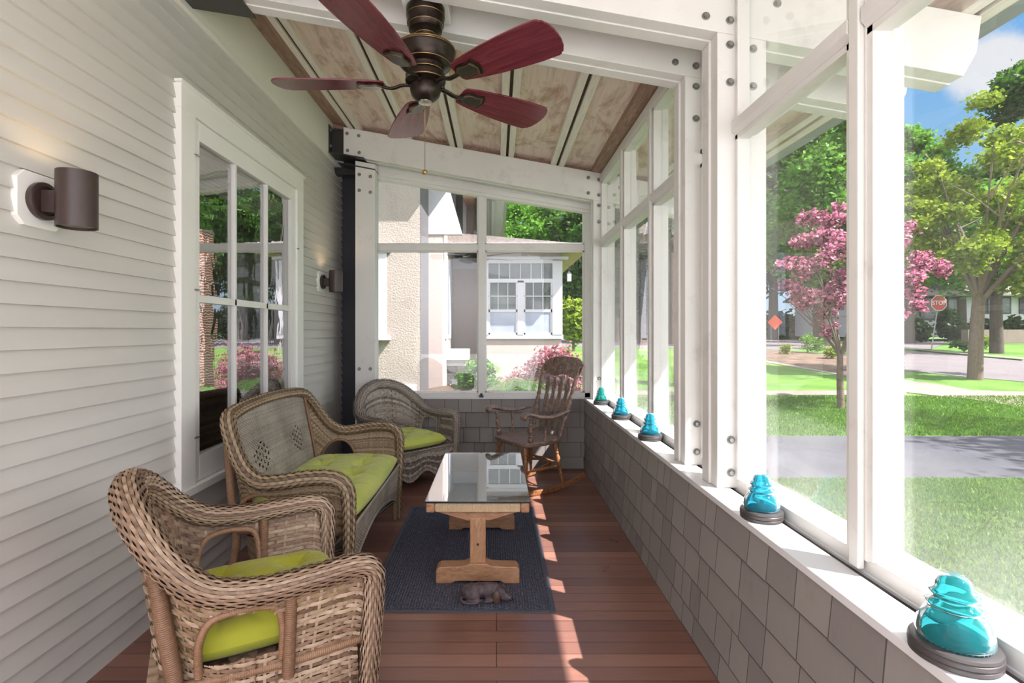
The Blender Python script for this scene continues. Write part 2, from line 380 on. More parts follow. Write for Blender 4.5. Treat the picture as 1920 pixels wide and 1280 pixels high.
w = bpy.data.worlds.new('sky'); sc.world = w; w.use_nodes = True; nt = w.node_tree; nt.nodes.clear()
def wn(typ, **k):
    nd = nt.nodes.new(typ)
    for a, v in k.items():
        if a.startswith('i_'):
            key = a[2:]; key = int(key) if key.isdigit() else key.replace('_', ' ')
            if isinstance(v, bpy.types.NodeSocket): nt.links.new(v, nd.inputs[key])
            else: nd.inputs[key].default_value = v
        else: setattr(nd, a, v)
    return nd
tc = wn('ShaderNodeTexCoord').outputs['Generated']; sep = wn('ShaderNodeSeparateXYZ', i_Vector=tc)
el = wn('ShaderNodeValToRGB', i_0=sep.outputs[2]); e = el.color_ramp.elements
e[0].position = 0; e[0].color = srgb(214, 234, 252); e[1].position = .6; e[1].color = srgb(92, 164, 240)
e.new(.2).color = srgb(164, 212, 250); e.new(.38).color = srgb(118, 188, 250)
mp = wn('ShaderNodeMapping', i_Vector=tc); mp.inputs['Scale'].default_value = (1, 1, 2.6); mp.inputs['Location'].default_value = (.35, .1, .42)
cl = wn('ShaderNodeTexNoise', i_Vector=mp.outputs[0], i_Scale=2.6, i_Detail=8, i_Roughness=.58)
cr = wn('ShaderNodeValToRGB', i_0=cl.outputs[0]); cr.color_ramp.elements[0].position = .60; cr.color_ramp.elements[1].position = .78
cd = Vector((.945, 1, .51)).normalized()
dv = wn('ShaderNodeVectorMath', operation='DISTANCE'); nt.links.new(tc, dv.inputs[0]); dv.inputs[1].default_value = cd
n2 = wn('ShaderNodeTexNoise', i_Vector=tc, i_Scale=14, i_Detail=6, i_Roughness=.6)
d2 = wn('ShaderNodeMath', operation='MULTIPLY_ADD', i_0=n2.outputs[0], i_1=-.09, i_2=dv.outputs['Value'])
puff = wn('ShaderNodeMapRange', interpolation_type='SMOOTHSTEP', i_Value=d2.outputs[0]); puff.inputs['From Min'].default_value = .012; puff.inputs['From Max'].default_value = -.025
cmx = wn('ShaderNodeMath', operation='MAXIMUM', i_0=cr.outputs[0], i_1=puff.outputs[0])
mx = wn('ShaderNodeMix', data_type='RGBA'); nt.links.new(cmx.outputs[0], mx.inputs[0]); nt.links.new(el.outputs[0], mx.inputs[6]); mx.inputs[7].default_value = (.92, .95, 1, 1)
# added fill light: unseen sky right, above and behind made brighter
sky_fill = wn('ShaderNodeMapRange', interpolation_type='SMOOTHSTEP', i_Value=sep.outputs[1]); sky_fill.inputs['From Min'].default_value = .56; sky_fill.inputs['From Max'].default_value = .2
up = wn('ShaderNodeMapRange', interpolation_type='SMOOTHSTEP', i_Value=sep.outputs[2]); up.inputs['From Min'].default_value = -.05; up.inputs['From Max'].default_value = .08
bm = wn('ShaderNodeMath', operation='MULTIPLY', i_0=sky_fill.outputs[0], i_1=up.outputs[0])
SKY_FILL = 3.25
mb = wn('ShaderNodeMix', data_type='RGBA'); nt.links.new(bm.outputs[0], mb.inputs[0]); nt.links.new(mx.outputs[2], mb.inputs[6]); mb.inputs[7].default_value = (SKY_FILL * .97, SKY_FILL * .975, SKY_FILL * 1.05, 1)
bg = wn('ShaderNodeBackground', i_Color=mb.outputs[2], i_Strength=1.0); wo = wn('ShaderNodeOutputWorld', i_Surface=bg.outputs[0])
w.cycles.sampling_method = 'MANUAL'; w.cycles.sample_map_resolution = 512
sl = bpy.data.lights.new('sun', 'SUN'); so = bpy.data.objects.new('sun', sl); C.objects.link(so)
sl.energy = 18.5; sl.angle = math.radians(.55); sl.color = (1, .94, .91)
so.rotation_euler = Vector((1, -.52, 1.4)).to_track_quat('Z', 'Y').to_euler(); so.location = (6, -3, 9)

# ------------------------------------------------------------------ bolts
def bolt(mbx, p, nrm, r=.011, wr=.017, prot=.012):
    a = Vector(nrm).normalized(); p = Vector(p)
    mbx.lathe([(wr, 0), (wr, .002), (wr * .9, .003)], p, a, 16)
    mbx.lathe([(r, .003), (r, prot), (r * .8, prot + .002)], p, a, 6)
def bolts(parent, spots, nrm=(0, -1, 0), **k):
    for p in spots:
        b = MB(); bolt(b, p, nrm, **k); b.obj('bolt', M['bolt'], parent)

# ------------------------------------------------------------------ setting: floor, walls
o = MB(); o.box(-1.62, .87, -.6, 5.45, -.05, 0); struct(o.obj('floor', M['floor']), 'reddish brown fir floor boards running across the porch')
XL = -1.59
# clapboards
def clap(mbx, y0, y1, z0, z1, course=.0757):
    k0 = int(math.floor(z0 / course)); z = k0 * course
    while z < z1 - 1e-4:
        a = max(z, z0); b = min(z + course, z1); t0 = (a - z) / course; t1 = (b - z) / course
        xa = XL + .013 * (1 - t0); xb = XL + .013 * (1 - t1) - .002
        e_ = .004 * random.random()
        yy1 = y1 + (e_ if y1 > 5 else 0)
        mbx.add([(xa, y0, a), (xa, yy1, a), (xb, yy1, b), (xb, y0, b), (XL - .012, y0, a), (XL - .012, yy1, a), (XL - .012, yy1, b), (XL - .012, y0, b)],
                [(0,3,2,1), (0,1,5,4), (1,2,6,5)])
        z += course
o = MB()
clap(o, -.6, 2.62, 0, 2.99); clap(o, 4.16, 5.36, 0, 2.99); clap(o, 2.62, 4.16, 0, .62); clap(o, 2.62, 4.16, 2.52, 2.99)
o.box(-1.70, -1.603, -.6, 2.62, 0, 3.4); o.box(-1.70, -1.603, 4.16, 5.42, 0, 3.4); o.box(-1.70, -1.603, 2.62, 4.16, 0, .62); o.box(-1.70, -1.603, 2.62, 4.16, 2.52, 3.4)
wl = struct(o.obj('wall_left', M['siding']), 'pale grey clapboard siding')
o = MB(); o.box(-1.605, -1.566, -.6, 5.36, 2.985, 3.36); o.box(-1.605, -1.56, -.6, 5.36, 2.972, 2.99); struct(o.obj('trim_1', M['frieze'], bevel=.003), 'wide white frieze board above the siding')
# shingled knee walls
def shingles(mbx, along0, along1, ztop, face, axis, sgn):
    course = .146; z = 0.114 - course; gap = .0022
    rows = []
    while z < ztop: rows.append(z); z += course
    for k, zb in enumerate(rows):
        a = along0 - random.random() * .1
        z0 = max(zb, 0); z1 = min(zb + course + .004, ztop)
        while a < along1:
            wd = random.choice([.10, .13, .16, .19, .23, .27]) * random.uniform(.95, 1.05)
            p, q = max(a + gap, along0), min(a + wd - gap, along1)
            if q - p > .008:
                tb = .014 + random.random() * .003; tt = .002
                dz = random.random() * .003
                f0 = face + sgn * 0; ob = face + sgn * tb; ot = face + sgn * tt
                mbx.cur = 1; e1 = ob + sgn * .0006; mbx.prism([(face, z0 + dz - .0006), (e1, z0 + dz - .0006), (e1, z0 + dz + .0028), (face, z0 + dz + .0028)], p + .0005, q - .0005, axis); mbx.prism([(face, z0 + dz), (e1 - sgn * .0002, z0 + dz), (ot + sgn * .0006, z1), (face, z1)], q - .0002, q + .0030, axis); mbx.cur = 0  # dark strips paint the shadow lines below and beside each shingle
                if axis == 'y': mbx.prism([(face - sgn * .01, z0 + dz), (ob, z0 + dz), (ot, z1), (face - sgn * .01, z1)], p, q, 'y')
                else: mbx.prism([(face - sgn * .01, z0 + dz), (ob, z0 + dz), (ot, z1), (face - sgn * .01, z1)], p, q, 'x')
            a += wd
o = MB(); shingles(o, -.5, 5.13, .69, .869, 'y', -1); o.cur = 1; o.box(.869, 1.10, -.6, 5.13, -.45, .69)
struct(o.obj('wall_right', [M['shingle'], M['shingle_shade']]), 'grey shingled knee wall below the windows')
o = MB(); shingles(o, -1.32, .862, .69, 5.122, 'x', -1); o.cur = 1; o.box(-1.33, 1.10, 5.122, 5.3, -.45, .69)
struct(o.obj('wall_far', [M['shingle'], M['shingle_shade']]), 'grey shingled knee wall at the end of the porch')
o = MB(); o.box(-1.603, -1.325, 5.37, 5.44, 0, 3.2); o.box(-1.335, -1.30, 5.10, 5.4, 0, 3.0); struct(o.obj('trim_2', M['dark']), 'charcoal corner board beside the siding')
o = MB(); o.box(.853, .968, -.6, 5.135, .676, .70); o.box(.992, 1.06, -.6, 5.2, .68, .70); o.box(.968, .992, -.6, 5.1, .672, .684)
struct(o.obj('trim_3', M['sill'], bevel=.0025), 'white glossy window sill')
o = MB(); o.box(-1.33, .853, 5.105, 5.2, .684, .70); struct(o.obj('trim_4', M['sill'], bevel=.002), 'narrow sill of the end window')
o = MB(); o.prism([(.995, .695), (1.155, .70), (1.155, .725), (.995, .742)], -.6, 5.3, 'y'); struct(o.obj('trim_5', M['white'], bevel=.002), 'white outer sill and bottom rail of the side windows')

# ------------------------------------------------------------------ bents: beams and posts
zb = lambda X: 2.5865 - .18 * (X - .91)
zt = lambda X: zb(X) + .262
def bent(n, y0, y1, lab, left=-1.444):
    ym = y0 + (y1 - y0) * .47
    root = struct(empty('trim_%d' % n), lab)
    for (a, b, dz) in ((y0, ym - .001, 0), (ym + .001, y1, .006)):
        m_ = MB(); xr = 2.006
        m_.prism([(left, zb(left) - dz), (1.93, zb(1.93) - dz), (1.985, 2.50), (xr, zt(xr)), (left, zt(left))], a, b, 'y')
        m_.obj('beam_plank', M['white'], root, bevel=.0025)
        m_ = MB(); xi = .9125 - dz * 1.4
        m_.prism([(xi, .701), (1.115, .701), (1.115, zb(1.115) - .001 - dz), (xi, zb(xi) - .001 - dz)], a, b, 'y')
        m_.obj('post_plank', M['white'], root, bevel=.0025)
    return root
bA = bent(6, 2.16, 2.30, 'nearest white double beam and bolted post'); bB = bent(7, 2.53, 2.665, 'second white double beam and bolted post'); bF = bent(8, 4.93, 5.06, 'far white double beam and bolted post')
for root, y in ((bA, 2.16), (bB, 2.53), (bF, 4.93)):
    sp = []
    for x in (.865, .965):
        sp += [(x, y, zb(x) + .20), (x, y, zb(x) + .055)]
    sp += [(.965, y, zb(.965) - .045), (.965, y, zb(.965) - .20), (.968, y, .90), (.968, y, .765), (1.06, y, zb(1.06) + .18), (1.06, y, zb(1.06) - .045), (1.06, y, zb(1.06) - .2), (1.06, y, .90), (1.06, y, .765), (1.16, y, zb(1.16) + .16)]
    if y > 4: sp += [(-1.41 + .0, y, 3.21), (-1.30, y, 3.19), (-1.405, y, 3.05), (-1.295, y, 3.03)]
    bolts(root, [s for s in sp])
# left end post with steel brackets
root = struct(empty('trim_9'), 'white bolted post in the far left corner')
m_ = MB(); m_.prism([(-1.338, 0), (-1.152, 0), (-1.152, zb(-1.152) - .03), (-1.338, zb(-1.338) - .03)], 4.95, 5.06, 'y'); m_.obj('post', M['white'], root, bevel=.0025)
bolts(root, [(x, 4.95, z) for x in (-1.30, -1.195) for z in (2.83 - .18 * (x + 1.3), 2.68 - .18 * (x + 1.3), .99)])
def bracket(n, y0, y1, lab):
    root = struct(empty('trim_%d' % n), lab)
    m_ = MB(); xl, xr = -1.566, -1.24
    m_.prism([(xl, zb(xl) - .022), (xr, zb(xr) - .016), (xr, zb(xr) - .008), (xl, zb(xl) - .008)], y0 - .06, y1 + .03, 'y')
    m_.prism([(xl, zb(xl) - .02), (xl + .008, zb(xl) - .02), (xl + .008, zt(xl) - .02), (xl, zt(xl) - .02)], y0 - .06, y1 + .03, 'y')
    m_.prism([(xl, zb(xl) - .02), (-1.444, zb(-1.444) - .02), (-1.444, zt(-1.444) - .03), (xl, zt(xl) - .03)], y0 + .02, y1 - .02, 'y')
    m_.obj('steel_plate', M['steel'], root)
    bolts(root, [(xl + .008, y0 - .03, zb(xl) + .05), (xl + .008, y0 - .03, zb(xl) + .2)], (1, 0, 0))
    return root
bracket(10, 4.93, 5.06, 'black steel bracket under the far beam'); bracket(11, 2.53, 2.665, 'black steel bracket under the second beam'); bracket(12, 2.16, 2.30, 'black steel bracket under the nearest beam')
m_ = MB(); m_.prism([(-1.50, 2.935), (-1.15, 2.93 - .06), (-1.15, 2.94 - .06), (-1.50, 2.945)], 4.94, 5.08, 'y'); m_.box(-1.60, -1.34, 5.12, 5.2, 2.88, 2.95); struct(m_.obj('trim_13', M['steel']), 'black steel cap plate on the left corner post')

# ------------------------------------------------------------------ ceiling
root = struct(empty('ceiling'), 'sloping whitewashed plywood ceiling')
PX = [-1.343, -.862, -.38, .10, .575, 1.055, 1.535, 1.985]
zp = lambda X: zt(X) + .046
for i in range(len(PX) - 1):
    a, b = PX[i], PX[i + 1]
    m_ = MB(); m_.prism([(a, zp(a)), (b, zp(b)), (b, zp(b) + .03), (a, zp(a) + .03)], -.55, 5.3, 'y'); m_.obj('plywood_panel', M['ply'], root)
m_ = MB(); a, b = -1.60, PX[0]; m_.prism([(a, zp(a) - .012), (b, zp(b) - .012), (b, zp(b) + .03), (a, zp(a) + .03)], -.55, 5.3, 'y')
m_.prism([(-1.47, zp(-1.47) - .03), (-1.36, zp(-1.36) - .03), (-1.36, zp(-1.36)), (-1.47, zp(-1.47))], -.55, 4.93, 'y'); m_.obj('brown_board', M['brownboard'], root)
for x in PX:
    for (p, q) in ((-.062, -.012), (.012, .062)):
        m_ = MB(); a, b = x + p, x + q
        m_.prism([(a, zt(a) + .001), (b, zt(b) + .001), (b, zp(b)), (a, zp(a))], -.55, 5.3, 'y'); m_.obj('batten', M['cream'], root)
    m_ = MB(); m_.prism([(x - .012, zt(x) + .02), (x + .012, zt(x) + .02), (x + .012, zp(x)), (x - .012, zp(x))], -.55, 5.3, 'y'); m_.obj('groove_strip', M['groove'], root)
for y in (5.0,):
    m_ = MB(); m_.prism([(-1.59, zt(-1.59)), (2, zt(2)), (2, zp(2)), (-1.59, zp(-1.59))], y, y + .03, 'y'); m_.obj('blocking_board', M['brownboard'], root)
m_ = MB(); m_.prism([(.90, zt(.90) + .0), (.985, zt(.985) + .0), (.985, zp(.985)), (.90, zp(.9))], -.55, 4.93, 'y'); m_.obj('brown_board', M['brownboard'], root)
m_ = MB(); m_.prism([(2.03, zt(2.03) + .045), (2.19, zt(2.19) + .054), (2.19, zt(2.19) + .085), (2.03, zp(2.03) + .03)], -.55, 5.3, 'y'); m_.obj('eave_board', paint('eave_grey', srgb(150, 154, 158), .5), root)
m_ = MB(); m_.prism([(-1.75, zp(-1.75) + .03), (2.185, zp(2.185) + .03), (2.185, zp(2.185) + .07), (-1.75, zp(-1.75) + .07)], -.55, 5.42, 'y'); m_.obj('roof_deck', M['roofing'], root)

# ------------------------------------------------------------------ side windows
wn_i = [1]
def wname(): wn_i[0] += 1; return 'window_%d' % wn_i[0]
def side_window(y0, y1, lab, left_mull=True):
    root = struct(empty(wname()), lab)
    m_ = MB()
    for (za, zc) in ((.742, 2.155), (2.205, 2.752)):
        for (p, q) in ((y0, y0 + .022), (y1 - .022, y1)): m_.box(.985, 1.035, p, q, za, zc)
        m_.box(.985, 1.035, y0, y1, zc - .02, zc)
        if za > 2: m_.box(.985, 1.035, y0, y1, za, za + .02)
    m_.obj('stop_frame', M['white'], root, bevel=.0015)
    for (za, zc) in ((.742, 2.155), (2.205, 2.752)):
        m_ = MB(); m_.box(1.037, 1.040, y0, y1, za, zc); m_.obj('pane', M['pane'], root)
    return root
side_window(-.5, .68, 'window beside the camera'); side_window(.72, 1.39, 'near window behind the nearest glass insulator'); side_window(1.45, 2.158, 'window between the mullion and the nearest post')
side_window(2.302, 2.528, 'narrow window between the paired posts')
side_window(2.667, 3.30, 'window just beyond the second post'); side_window(3.36, 4.06, 'middle window of the far bay'); side_window(4.12, 4.928, 'last side window before the far post')
k = 13
for (y0, y1) in ((1.39, 1.45), (3.30, 3.36), (4.06, 4.12), (.68, .72)):
    k += 1; root = struct(empty('trim_%d' % k), 'white window mullion')
    m_ = MB(); m_.box(.985, 1.085, y0, y1, .735, 2.80); m_.obj('stud', M['white'], root, bevel=.002)
    m_ = MB(); m_.box(.967, .985, y0 + .008, y1 - .012, .712, 2.78); m_.obj('batten', M['white'], root, bevel=.004)
for (y0, y1) in ((-.55, .677), (.724, 1.392), (1.444, 2.158), (2.667, 3.303), (3.354, 4.064), (4.114, 4.928)):
    k += 1; m_ = MB(); m_.prism([(.968, 2.172), (.985, 2.155), (1.07, 2.155), (1.07, 2.205), (.968, 2.212)], y0, y1, 'y'); struct(m_.obj('trim_%d' % k, M['white'], bevel=.003), 'white transom rail between the window rows')
k += 1; m_ = MB()
for (y0, y1) in ((-.55, 2.158), (2.302, 2.528), (2.667, 4.928)): m_.box(.972, 1.09, y0, y1, 2.752, 2.815)
struct(m_.obj('trim_%d' % k, M['white'], bevel=.002), 'white top plate over the side windows')

# ------------------------------------------------------------------ end window (window in the far gable)
root = struct(empty(wname()), 'large four-light window at the end of the porch')
gt = lambda X: 2.832 - .16 * (X + 1.182)
m_ = MB()
m_.prism([(-1.32, gt(-1.32)), (.93, gt(.93)), (.93, zt(.93)), (-1.32, zt(-1.32))], 5.10, 5.18, 'y')
m_.prism([(-1.32, gt(-1.32) + .03), (.93, gt(.93) + .03), (.93, gt(.93) + .075), (-1.32, gt(-1.32) + .075)], 5.085, 5.10, 'y')
m_.obj('header_board', M['white'], root, bevel=.002)
m_ = MB()
m_.box(-1.25, -1.182, 5.11, 5.2, .70, 2.9); m_.box(.862, .99, 5.11, 5.2, .70, 2.6); m_.box(-1.25, .99, 5.11, 5.2, .70, .745)
m_.box(-.18, -.112, 5.12, 5.19, .745, 2.68); m_.box(-1.182, .862, 5.125, 5.19, 2.135, 2.20)
m_.obj('frame', M['white'], root, bevel=.002)
m_ = MB()
for (xa, xb) in ((-1.182, -.18), (-.112, .862)):
    for (za, zc) in ((.745, 2.135), (2.20, None)):
        for x in (xa, xb - .014):
            zc2 = zc if zc else gt(x) + .01
            m_.box(x, x + .014, 5.14, 5.17, za, zc2)
        m_.box(xa, xb, 5.14, 5.17, za, za + .012)
        if zc: m_.box(xa, xb, 5.14, 5.17, zc - .012, zc)
m_.obj('stop_bead', M['white'], root)
for (xa, xb) in ((-1.182, -.18), (-.112, .862)):
    m_ = MB(); m_.box(xa, xb, 5.172, 5.175, .745, 2.135); m_.obj('pane', M['pane'], root)
    m_ = MB(); m_.prism([(xa, 2.20), (xb, 2.20), (xb, gt(xb)), (xa, gt(xa))], 5.172, 5.175, 'y'); m_.obj('pane', M['pane'], root)
m_ = MB(); m_.box(-.168, -.128, 5.09, 5.12, .70, .722); m_.lathe([(.01, 0), (.012, .012), (.006, .02)], (-.148, 5.10, .722), (0, 0, 1), 12); m_.obj('window_latch', M['dark'], root)

# ------------------------------------------------------------------ house window on the left wall
root = struct(empty('window_1'), 'white six-pane house window reflecting the garden')
m_ = MB(); xf = -1.552
m_.box(-1.60, xf, 2.573, 2.70, .56, 2.455); m_.box(-1.60, xf, 4.075, 4.206, .56, 2.455); m_.box(-1.60, xf, 2.573, 4.206, 2.455, 2.575); m_.box(-1.60, xf + .012, 2.56, 4.22, 2.575, 2.59)
m_.box(-1.60, xf + .022, 2.56, 4.215, .52, .56)
m_.obj('casing', M['white_clean'], root, bevel=.003)
m_ = MB(); xs = -1.566
m_.box(-1.60, xs, 2.703, 2.757, .563, 2.452); m_.box(-1.60, xs, 3.99, 4.072, .563, 2.452); m_.box(-1.60, xs, 2.757, 3.99, .563, .693); m_.box(-1.60, xs, 2.757, 3.99, 2.35, 2.452)
m_.box(-1.60, xs - .004, 2.757, 3.99, 1.50, 1.54)
for y in (3.149, 3.582): m_.box(-1.60, xs - .004, y - .012, y + .012, .693, 2.35)
m_.obj('storm_sash', M['white_clean'], root, bevel=.002)
m_ = MB(); m_.box(-1.5945, -1.592, 2.757, 3.99, .693, 2.35); m_.obj('pane', M['oldpane'], root)
for (y, z) in ((2.70, 2.255), (2.70, 1.56), (2.70, .80), (4.075, 1.99)):
    m_ = MB(); m_.tube([(xf + .004, y - .02, z), (xf + .008, y, z + .003), (xf + .004, y + .02, z)], .0035, 6); m_.lathe([(.006, 0), (.006, .01)], (xf, y, z), (1, 0, 0), 10); m_.obj('sash_clip', M['nickel'], root)
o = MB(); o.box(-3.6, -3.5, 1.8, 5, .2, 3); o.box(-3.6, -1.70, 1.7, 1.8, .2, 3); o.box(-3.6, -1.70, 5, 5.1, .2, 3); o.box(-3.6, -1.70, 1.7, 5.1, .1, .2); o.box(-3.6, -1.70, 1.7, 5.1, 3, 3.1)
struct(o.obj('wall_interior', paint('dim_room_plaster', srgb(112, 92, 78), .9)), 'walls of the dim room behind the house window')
m_ = MB()
for i in range(9): m_.box(-1.66, -1.64, 2.76, 3.99, 2.33 - i * .022, 2.333 - i * .022 + .012)
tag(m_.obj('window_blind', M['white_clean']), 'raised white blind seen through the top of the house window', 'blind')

# ------------------------------------------------------------------ wall sconces
def sconce(y, z, lab):
    r = empty('wall_sconce', (XL + .01, y, z), 0, label=lab, cat='wall lamp', group='bronze wall sconces on the siding')
    m_ = MB(); h = .092; c = .028
    m_.prism([(-h, -h + c), (-h + c, -h), (h - c, -h), (h, -h + c), (h, h - c), (h - c, h), (-h + c, h), (-h, h - c)], -.01, .012, 'x'); m_.obj('mounting_block', M['white_clean'], r, bevel=.003)
    m_ = MB(); m_.lathe([(.062, .012), (.064, .016), (.064, .03), (.058, .034), (.05, .034), (.05, .026), (.0001, .026)], (0, 0, 0), (1, 0, 0), 40); m_.obj('backplate', M['bronze'], r, smooth='auto')
    m_ = MB(); m_.box(.026, .085, -.022, .022, -.04, .035); m_.obj('arm', M['bronze'], r, bevel=.004)
    m_ = MB(); R = .06; m_.lathe([(R - .004, -.094), (R, -.096), (R, .095), (R - .004, .095), (R - .005, -.085), (.0001, -.085)], (.135, 0, .005), (0, 0, 1), 48, caps=False)
    m_.obj('shade', M['bronze'], r, smooth='auto')
    m_ = MB(); m_.lathe([(R - .006, -.088), (R - .006, -.086)], (.135, 0, .005), (0, 0, 1), 40); m_.obj('lower_lens', paint('lens_grey', srgb(110, 100, 90), .4), r)
    m_ = MB(); m_.lathe([(.012, -.06), (.024, -.03), (.026, 0), (.018, .022), (.0001, .03)], (.135, 0, .0), (0, 0, 1), 20)
    tb = NT('warm_bulb'); em = tb.n('ShaderNodeEmission', i_Strength=6); em.inputs[0].default_value = (1, .72, .4, 1); tb.l(em.outputs[0], tb.out.inputs[0]); m_.obj('bulb', tb.m, r, smooth=True)
    L = bpy.data.lights.new('sconce_light', 'POINT'); L.energy = 1.6; L.color = (1, .68, .36); L.shadow_soft_size = .02
    lo = bpy.data.objects.new('sconce_light', L); C.objects.link(lo); lo.location = (XL + .145, y, z + .06)
sconce(1.80, 1.795, 'bronze cylinder wall sconce nearest the camera, left of the house window'); sconce(4.70, 1.79, 'bronze cylinder wall sconce beyond the house window, by the far corner')

# ------------------------------------------------------------------ ceiling fan
FX, FY, FZ = -.324, 2.385, 2.4745
fan = empty('ceiling_fan', (FX, FY, FZ), 0, label='five-bladed ceiling fan with reddish cherry blades and dark bronze motor', cat='ceiling fan')
m_ = MB(); m_.lathe([(.03, .215), (.045, .212), (.05, .222), (.075, .24), (.078, .262), (.084, .268), (.086, .30), (.088, .305), (.088, .34), (.085, .345)], n=48); m_.obj('ceiling_canopy', M['fan_metal'], fan, smooth='auto')
m_ = MB()
for (r, z) in ((.0495, .219), (.0795, .262), (.0875, .303)): m_.lathe([(r, z), (r + .0015, z + .0015), (r, z + .003)], n=48, caps=False)
for (r, z) in ((.1365, .146), (.132, .156), (.115, .083), (.083, .052), (.0905, .012), (.088, .023)): m_.lathe([(r, z), (r + .002, z + .0018), (r, z + .0036)], n=56, caps=False)
m_.obj('brass_ring', M['brass'], fan, smooth=True)
m_ = MB(); m_.lathe([(.012, .16), (.012, .23)], n=16); m_.obj('downrod', M['fan_metal'], fan, smooth='auto')
m_ = MB(); m_.lathe([(.03, .2), (.05, .192), (.10, .176), (.13, .160), (.137, .148), (.137, .138), (.13, .128), (.128, .11), (.118, .09), (.112, .082), (.085, .074), (.081, .055), (.083, .048), (.09, .04), (.09, .008), (.07, .002), (.06, -.005)], n=64); m_.obj('motor_housing', M['fan_metal'], fan, smooth='auto')
m_ = MB(); m_.lathe([(.06, .0), (.066, -.004), (.07, -.012), (.07, -.03), (.064, -.052), (.05, -.068), (.036, -.078), (.03, -.082)], n=48); m_.obj('switch_housing', M['fan_metal'], fan, smooth='auto')
m_ = MB(); m_.lathe([(.031, -.080), (.031, -.086), (.0001, -.088)], n=32); m_.obj('bottom_cap', M['nickel'], fan, smooth='auto')
m_ = MB(); m_.tube([(0, -.02, -.08), (.0, -.02, -.40)], .0012, 6); m_.lathe([(.001, -.42), (.009, -.416), (.013, -.408), (.009, -.400), (.001, -.396)], (0, -.02, 0), n=16); m_.obj('pull_chain', M['brass'], fan, smooth=True)
m_ = MB(); m_.box(-.10, .105, -.085, .13, .346, .41); m_.obj('mounting_block', M['white_clean'], fan, bevel=.003)
def blade_outline():
    up = [(.185, .040), (.196, .056), (.235, .066), (.27, .073), (.36, .087), (.46, .097), (.56, .103), (.64, .102), (.653, .098), (.655, .090), (.665, .088), (.680, .062), (.688, .032), (.691, .0)]
    return up + [(x, -y) for x, y in up[::-1][1:]]
for i in range(5):
    a = math.radians(36 + 72 * i)
    bl = MB(); ol = blade_outline(); bl.prism(ol, -.0035, .0035, 'z')
    ob = bl.obj('blade', M['cherry'], fan, bevel=.0015); ob.matrix_local = Matrix.Rotation(a, 4, 'Z') @ Matrix.Rotation(math.radians(-12), 4, 'X')
    ir = MB()
    def plate(poly, z0, z1): ir.prism(poly, z0, z1, 'z')
    ir.tube(spline([(.075, 0, -.004), (.11, 0, -.006), (.15, 0, -.018), (.185, 0, -.014), (.205, 0, -.008)], 12), [.013] * 6 + [.012] * 6, 10, flat=.6)
    pl = [(.190, .014), (.212, .040), (.232, .044), (.27, .038), (.30, .048), (.31, .024), (.318, 0)]
    pl = pl + [(x, -y) for x, y in pl[::-1][1:]]
    plate(pl, -.013, -.0045)
    ob = ir.obj('blade_iron', M['fan_metal'], fan, bevel=.002); ob.matrix_local = Matrix.Rotation(a, 4, 'Z') @ Matrix.Rotation(math.radians(-12), 4, 'X')
    ir = MB(); ir.prism([(.215 + (x - .215) * .86 + .002, y * .80) for x, y in pl], -.0145, -.012, 'z'); g = ir.obj('iron_border', M['brass'], ob)
    ir = MB(); ir.prism([(.215 + (x - .215) * .78 + .003, y * .70) for x, y in pl], -.0165, -.0144, 'z'); g = ir.obj('iron_inset', M['pewter'], ob, bevel=.001)

# ------------------------------------------------------------------ glass insulators on coasters
def insulator(x, y, s, mat, lab):
    r = empty('glass_insulator', (x, y, .70), random.random() * 6, label=lab, cat='glass insulator', group='aqua glass insulators along the window sill')
    m_ = MB(); m_.lathe([(.070 * s, .0), (.074 * s, .003), (.074 * s, .010), (.072 * s, .012), (.075 * s, .014), (.075 * s, .022), (.073 * s, .024), (.075 * s, .026), (.073 * s, .031), (.066 * s, .034), (.0001, .034)], n=56); m_.obj('coaster_base', M['base'], r, smooth='auto')
    g = [(.050, .035), (.060, .036), (.0635, .041), (.063, .052), (.060, .066), (.054, .080), (.046, .090), (.040, .095), (.041, .099), (.046, .102), (.047, .106), (.043, .110), (.036, .113), (.035, .119), (.040, .123), (.041, .128), (.036, .133), (.031, .137), (.030, .145), (.026, .155), (.017, .162), (.0001, .164)]
    inn = [(.0001, .07), (.008, .066), (.010, .05), (.012, .036)]
    m_ = MB(); m_.lathe([(a * s, .035 + (b - .035) * s) for a, b in inn + g], n=64, caps=False); m_.obj('glass_bell', mat, r, smooth=True)
    m_ = MB()
    for i in range(40):
        a = i / 40 * 2 * PI; m_.lathe([(.0015, 0), (.0028, .003), (.001, .005)], (math.cos(a) * .058 * s, math.sin(a) * .058 * s, .033), (0, 0, 1), 6)
    m_.obj('drip_point_ring', mat, r, smooth=True)
insulator(.915, 1.045, 1.0, M['aquab'], 'largest aqua glass insulator on the sill, nearest the camera by the near window')
insulator(.920, 1.815, .92, M['aqua'], 'aqua blue glass insulator in front of the paired posts, second from the camera')
insulator(.920, 3.13, .95, M['aqua'], 'aqua blue glass insulator just beyond the second post')
insulator(.920, 3.86, .95, M['aqua'], 'aqua blue glass insulator in the middle of the far bay, fourth from the camera')
insulator(.925, 4.62, .92, M['aquag'], 'greenish glass insulator in the far corner of the sill, beside the far post')
m_ = MB(); pts = []
for i in range(60):
    y = .4 + i * .078; pts.append((.981 + .006 * math.sin(y * 7) + .004 * math.sin(y * 17), y, .688 + .003 * math.sin(y * 11) + (.0 if i % 9 else .004)))
m_.tube(spline(pts, 240), .0022, 6); tag(m_.obj('light_cord', M['dark'], smooth=True), 'thin dark wire lying in the groove along the window sill', 'cord')

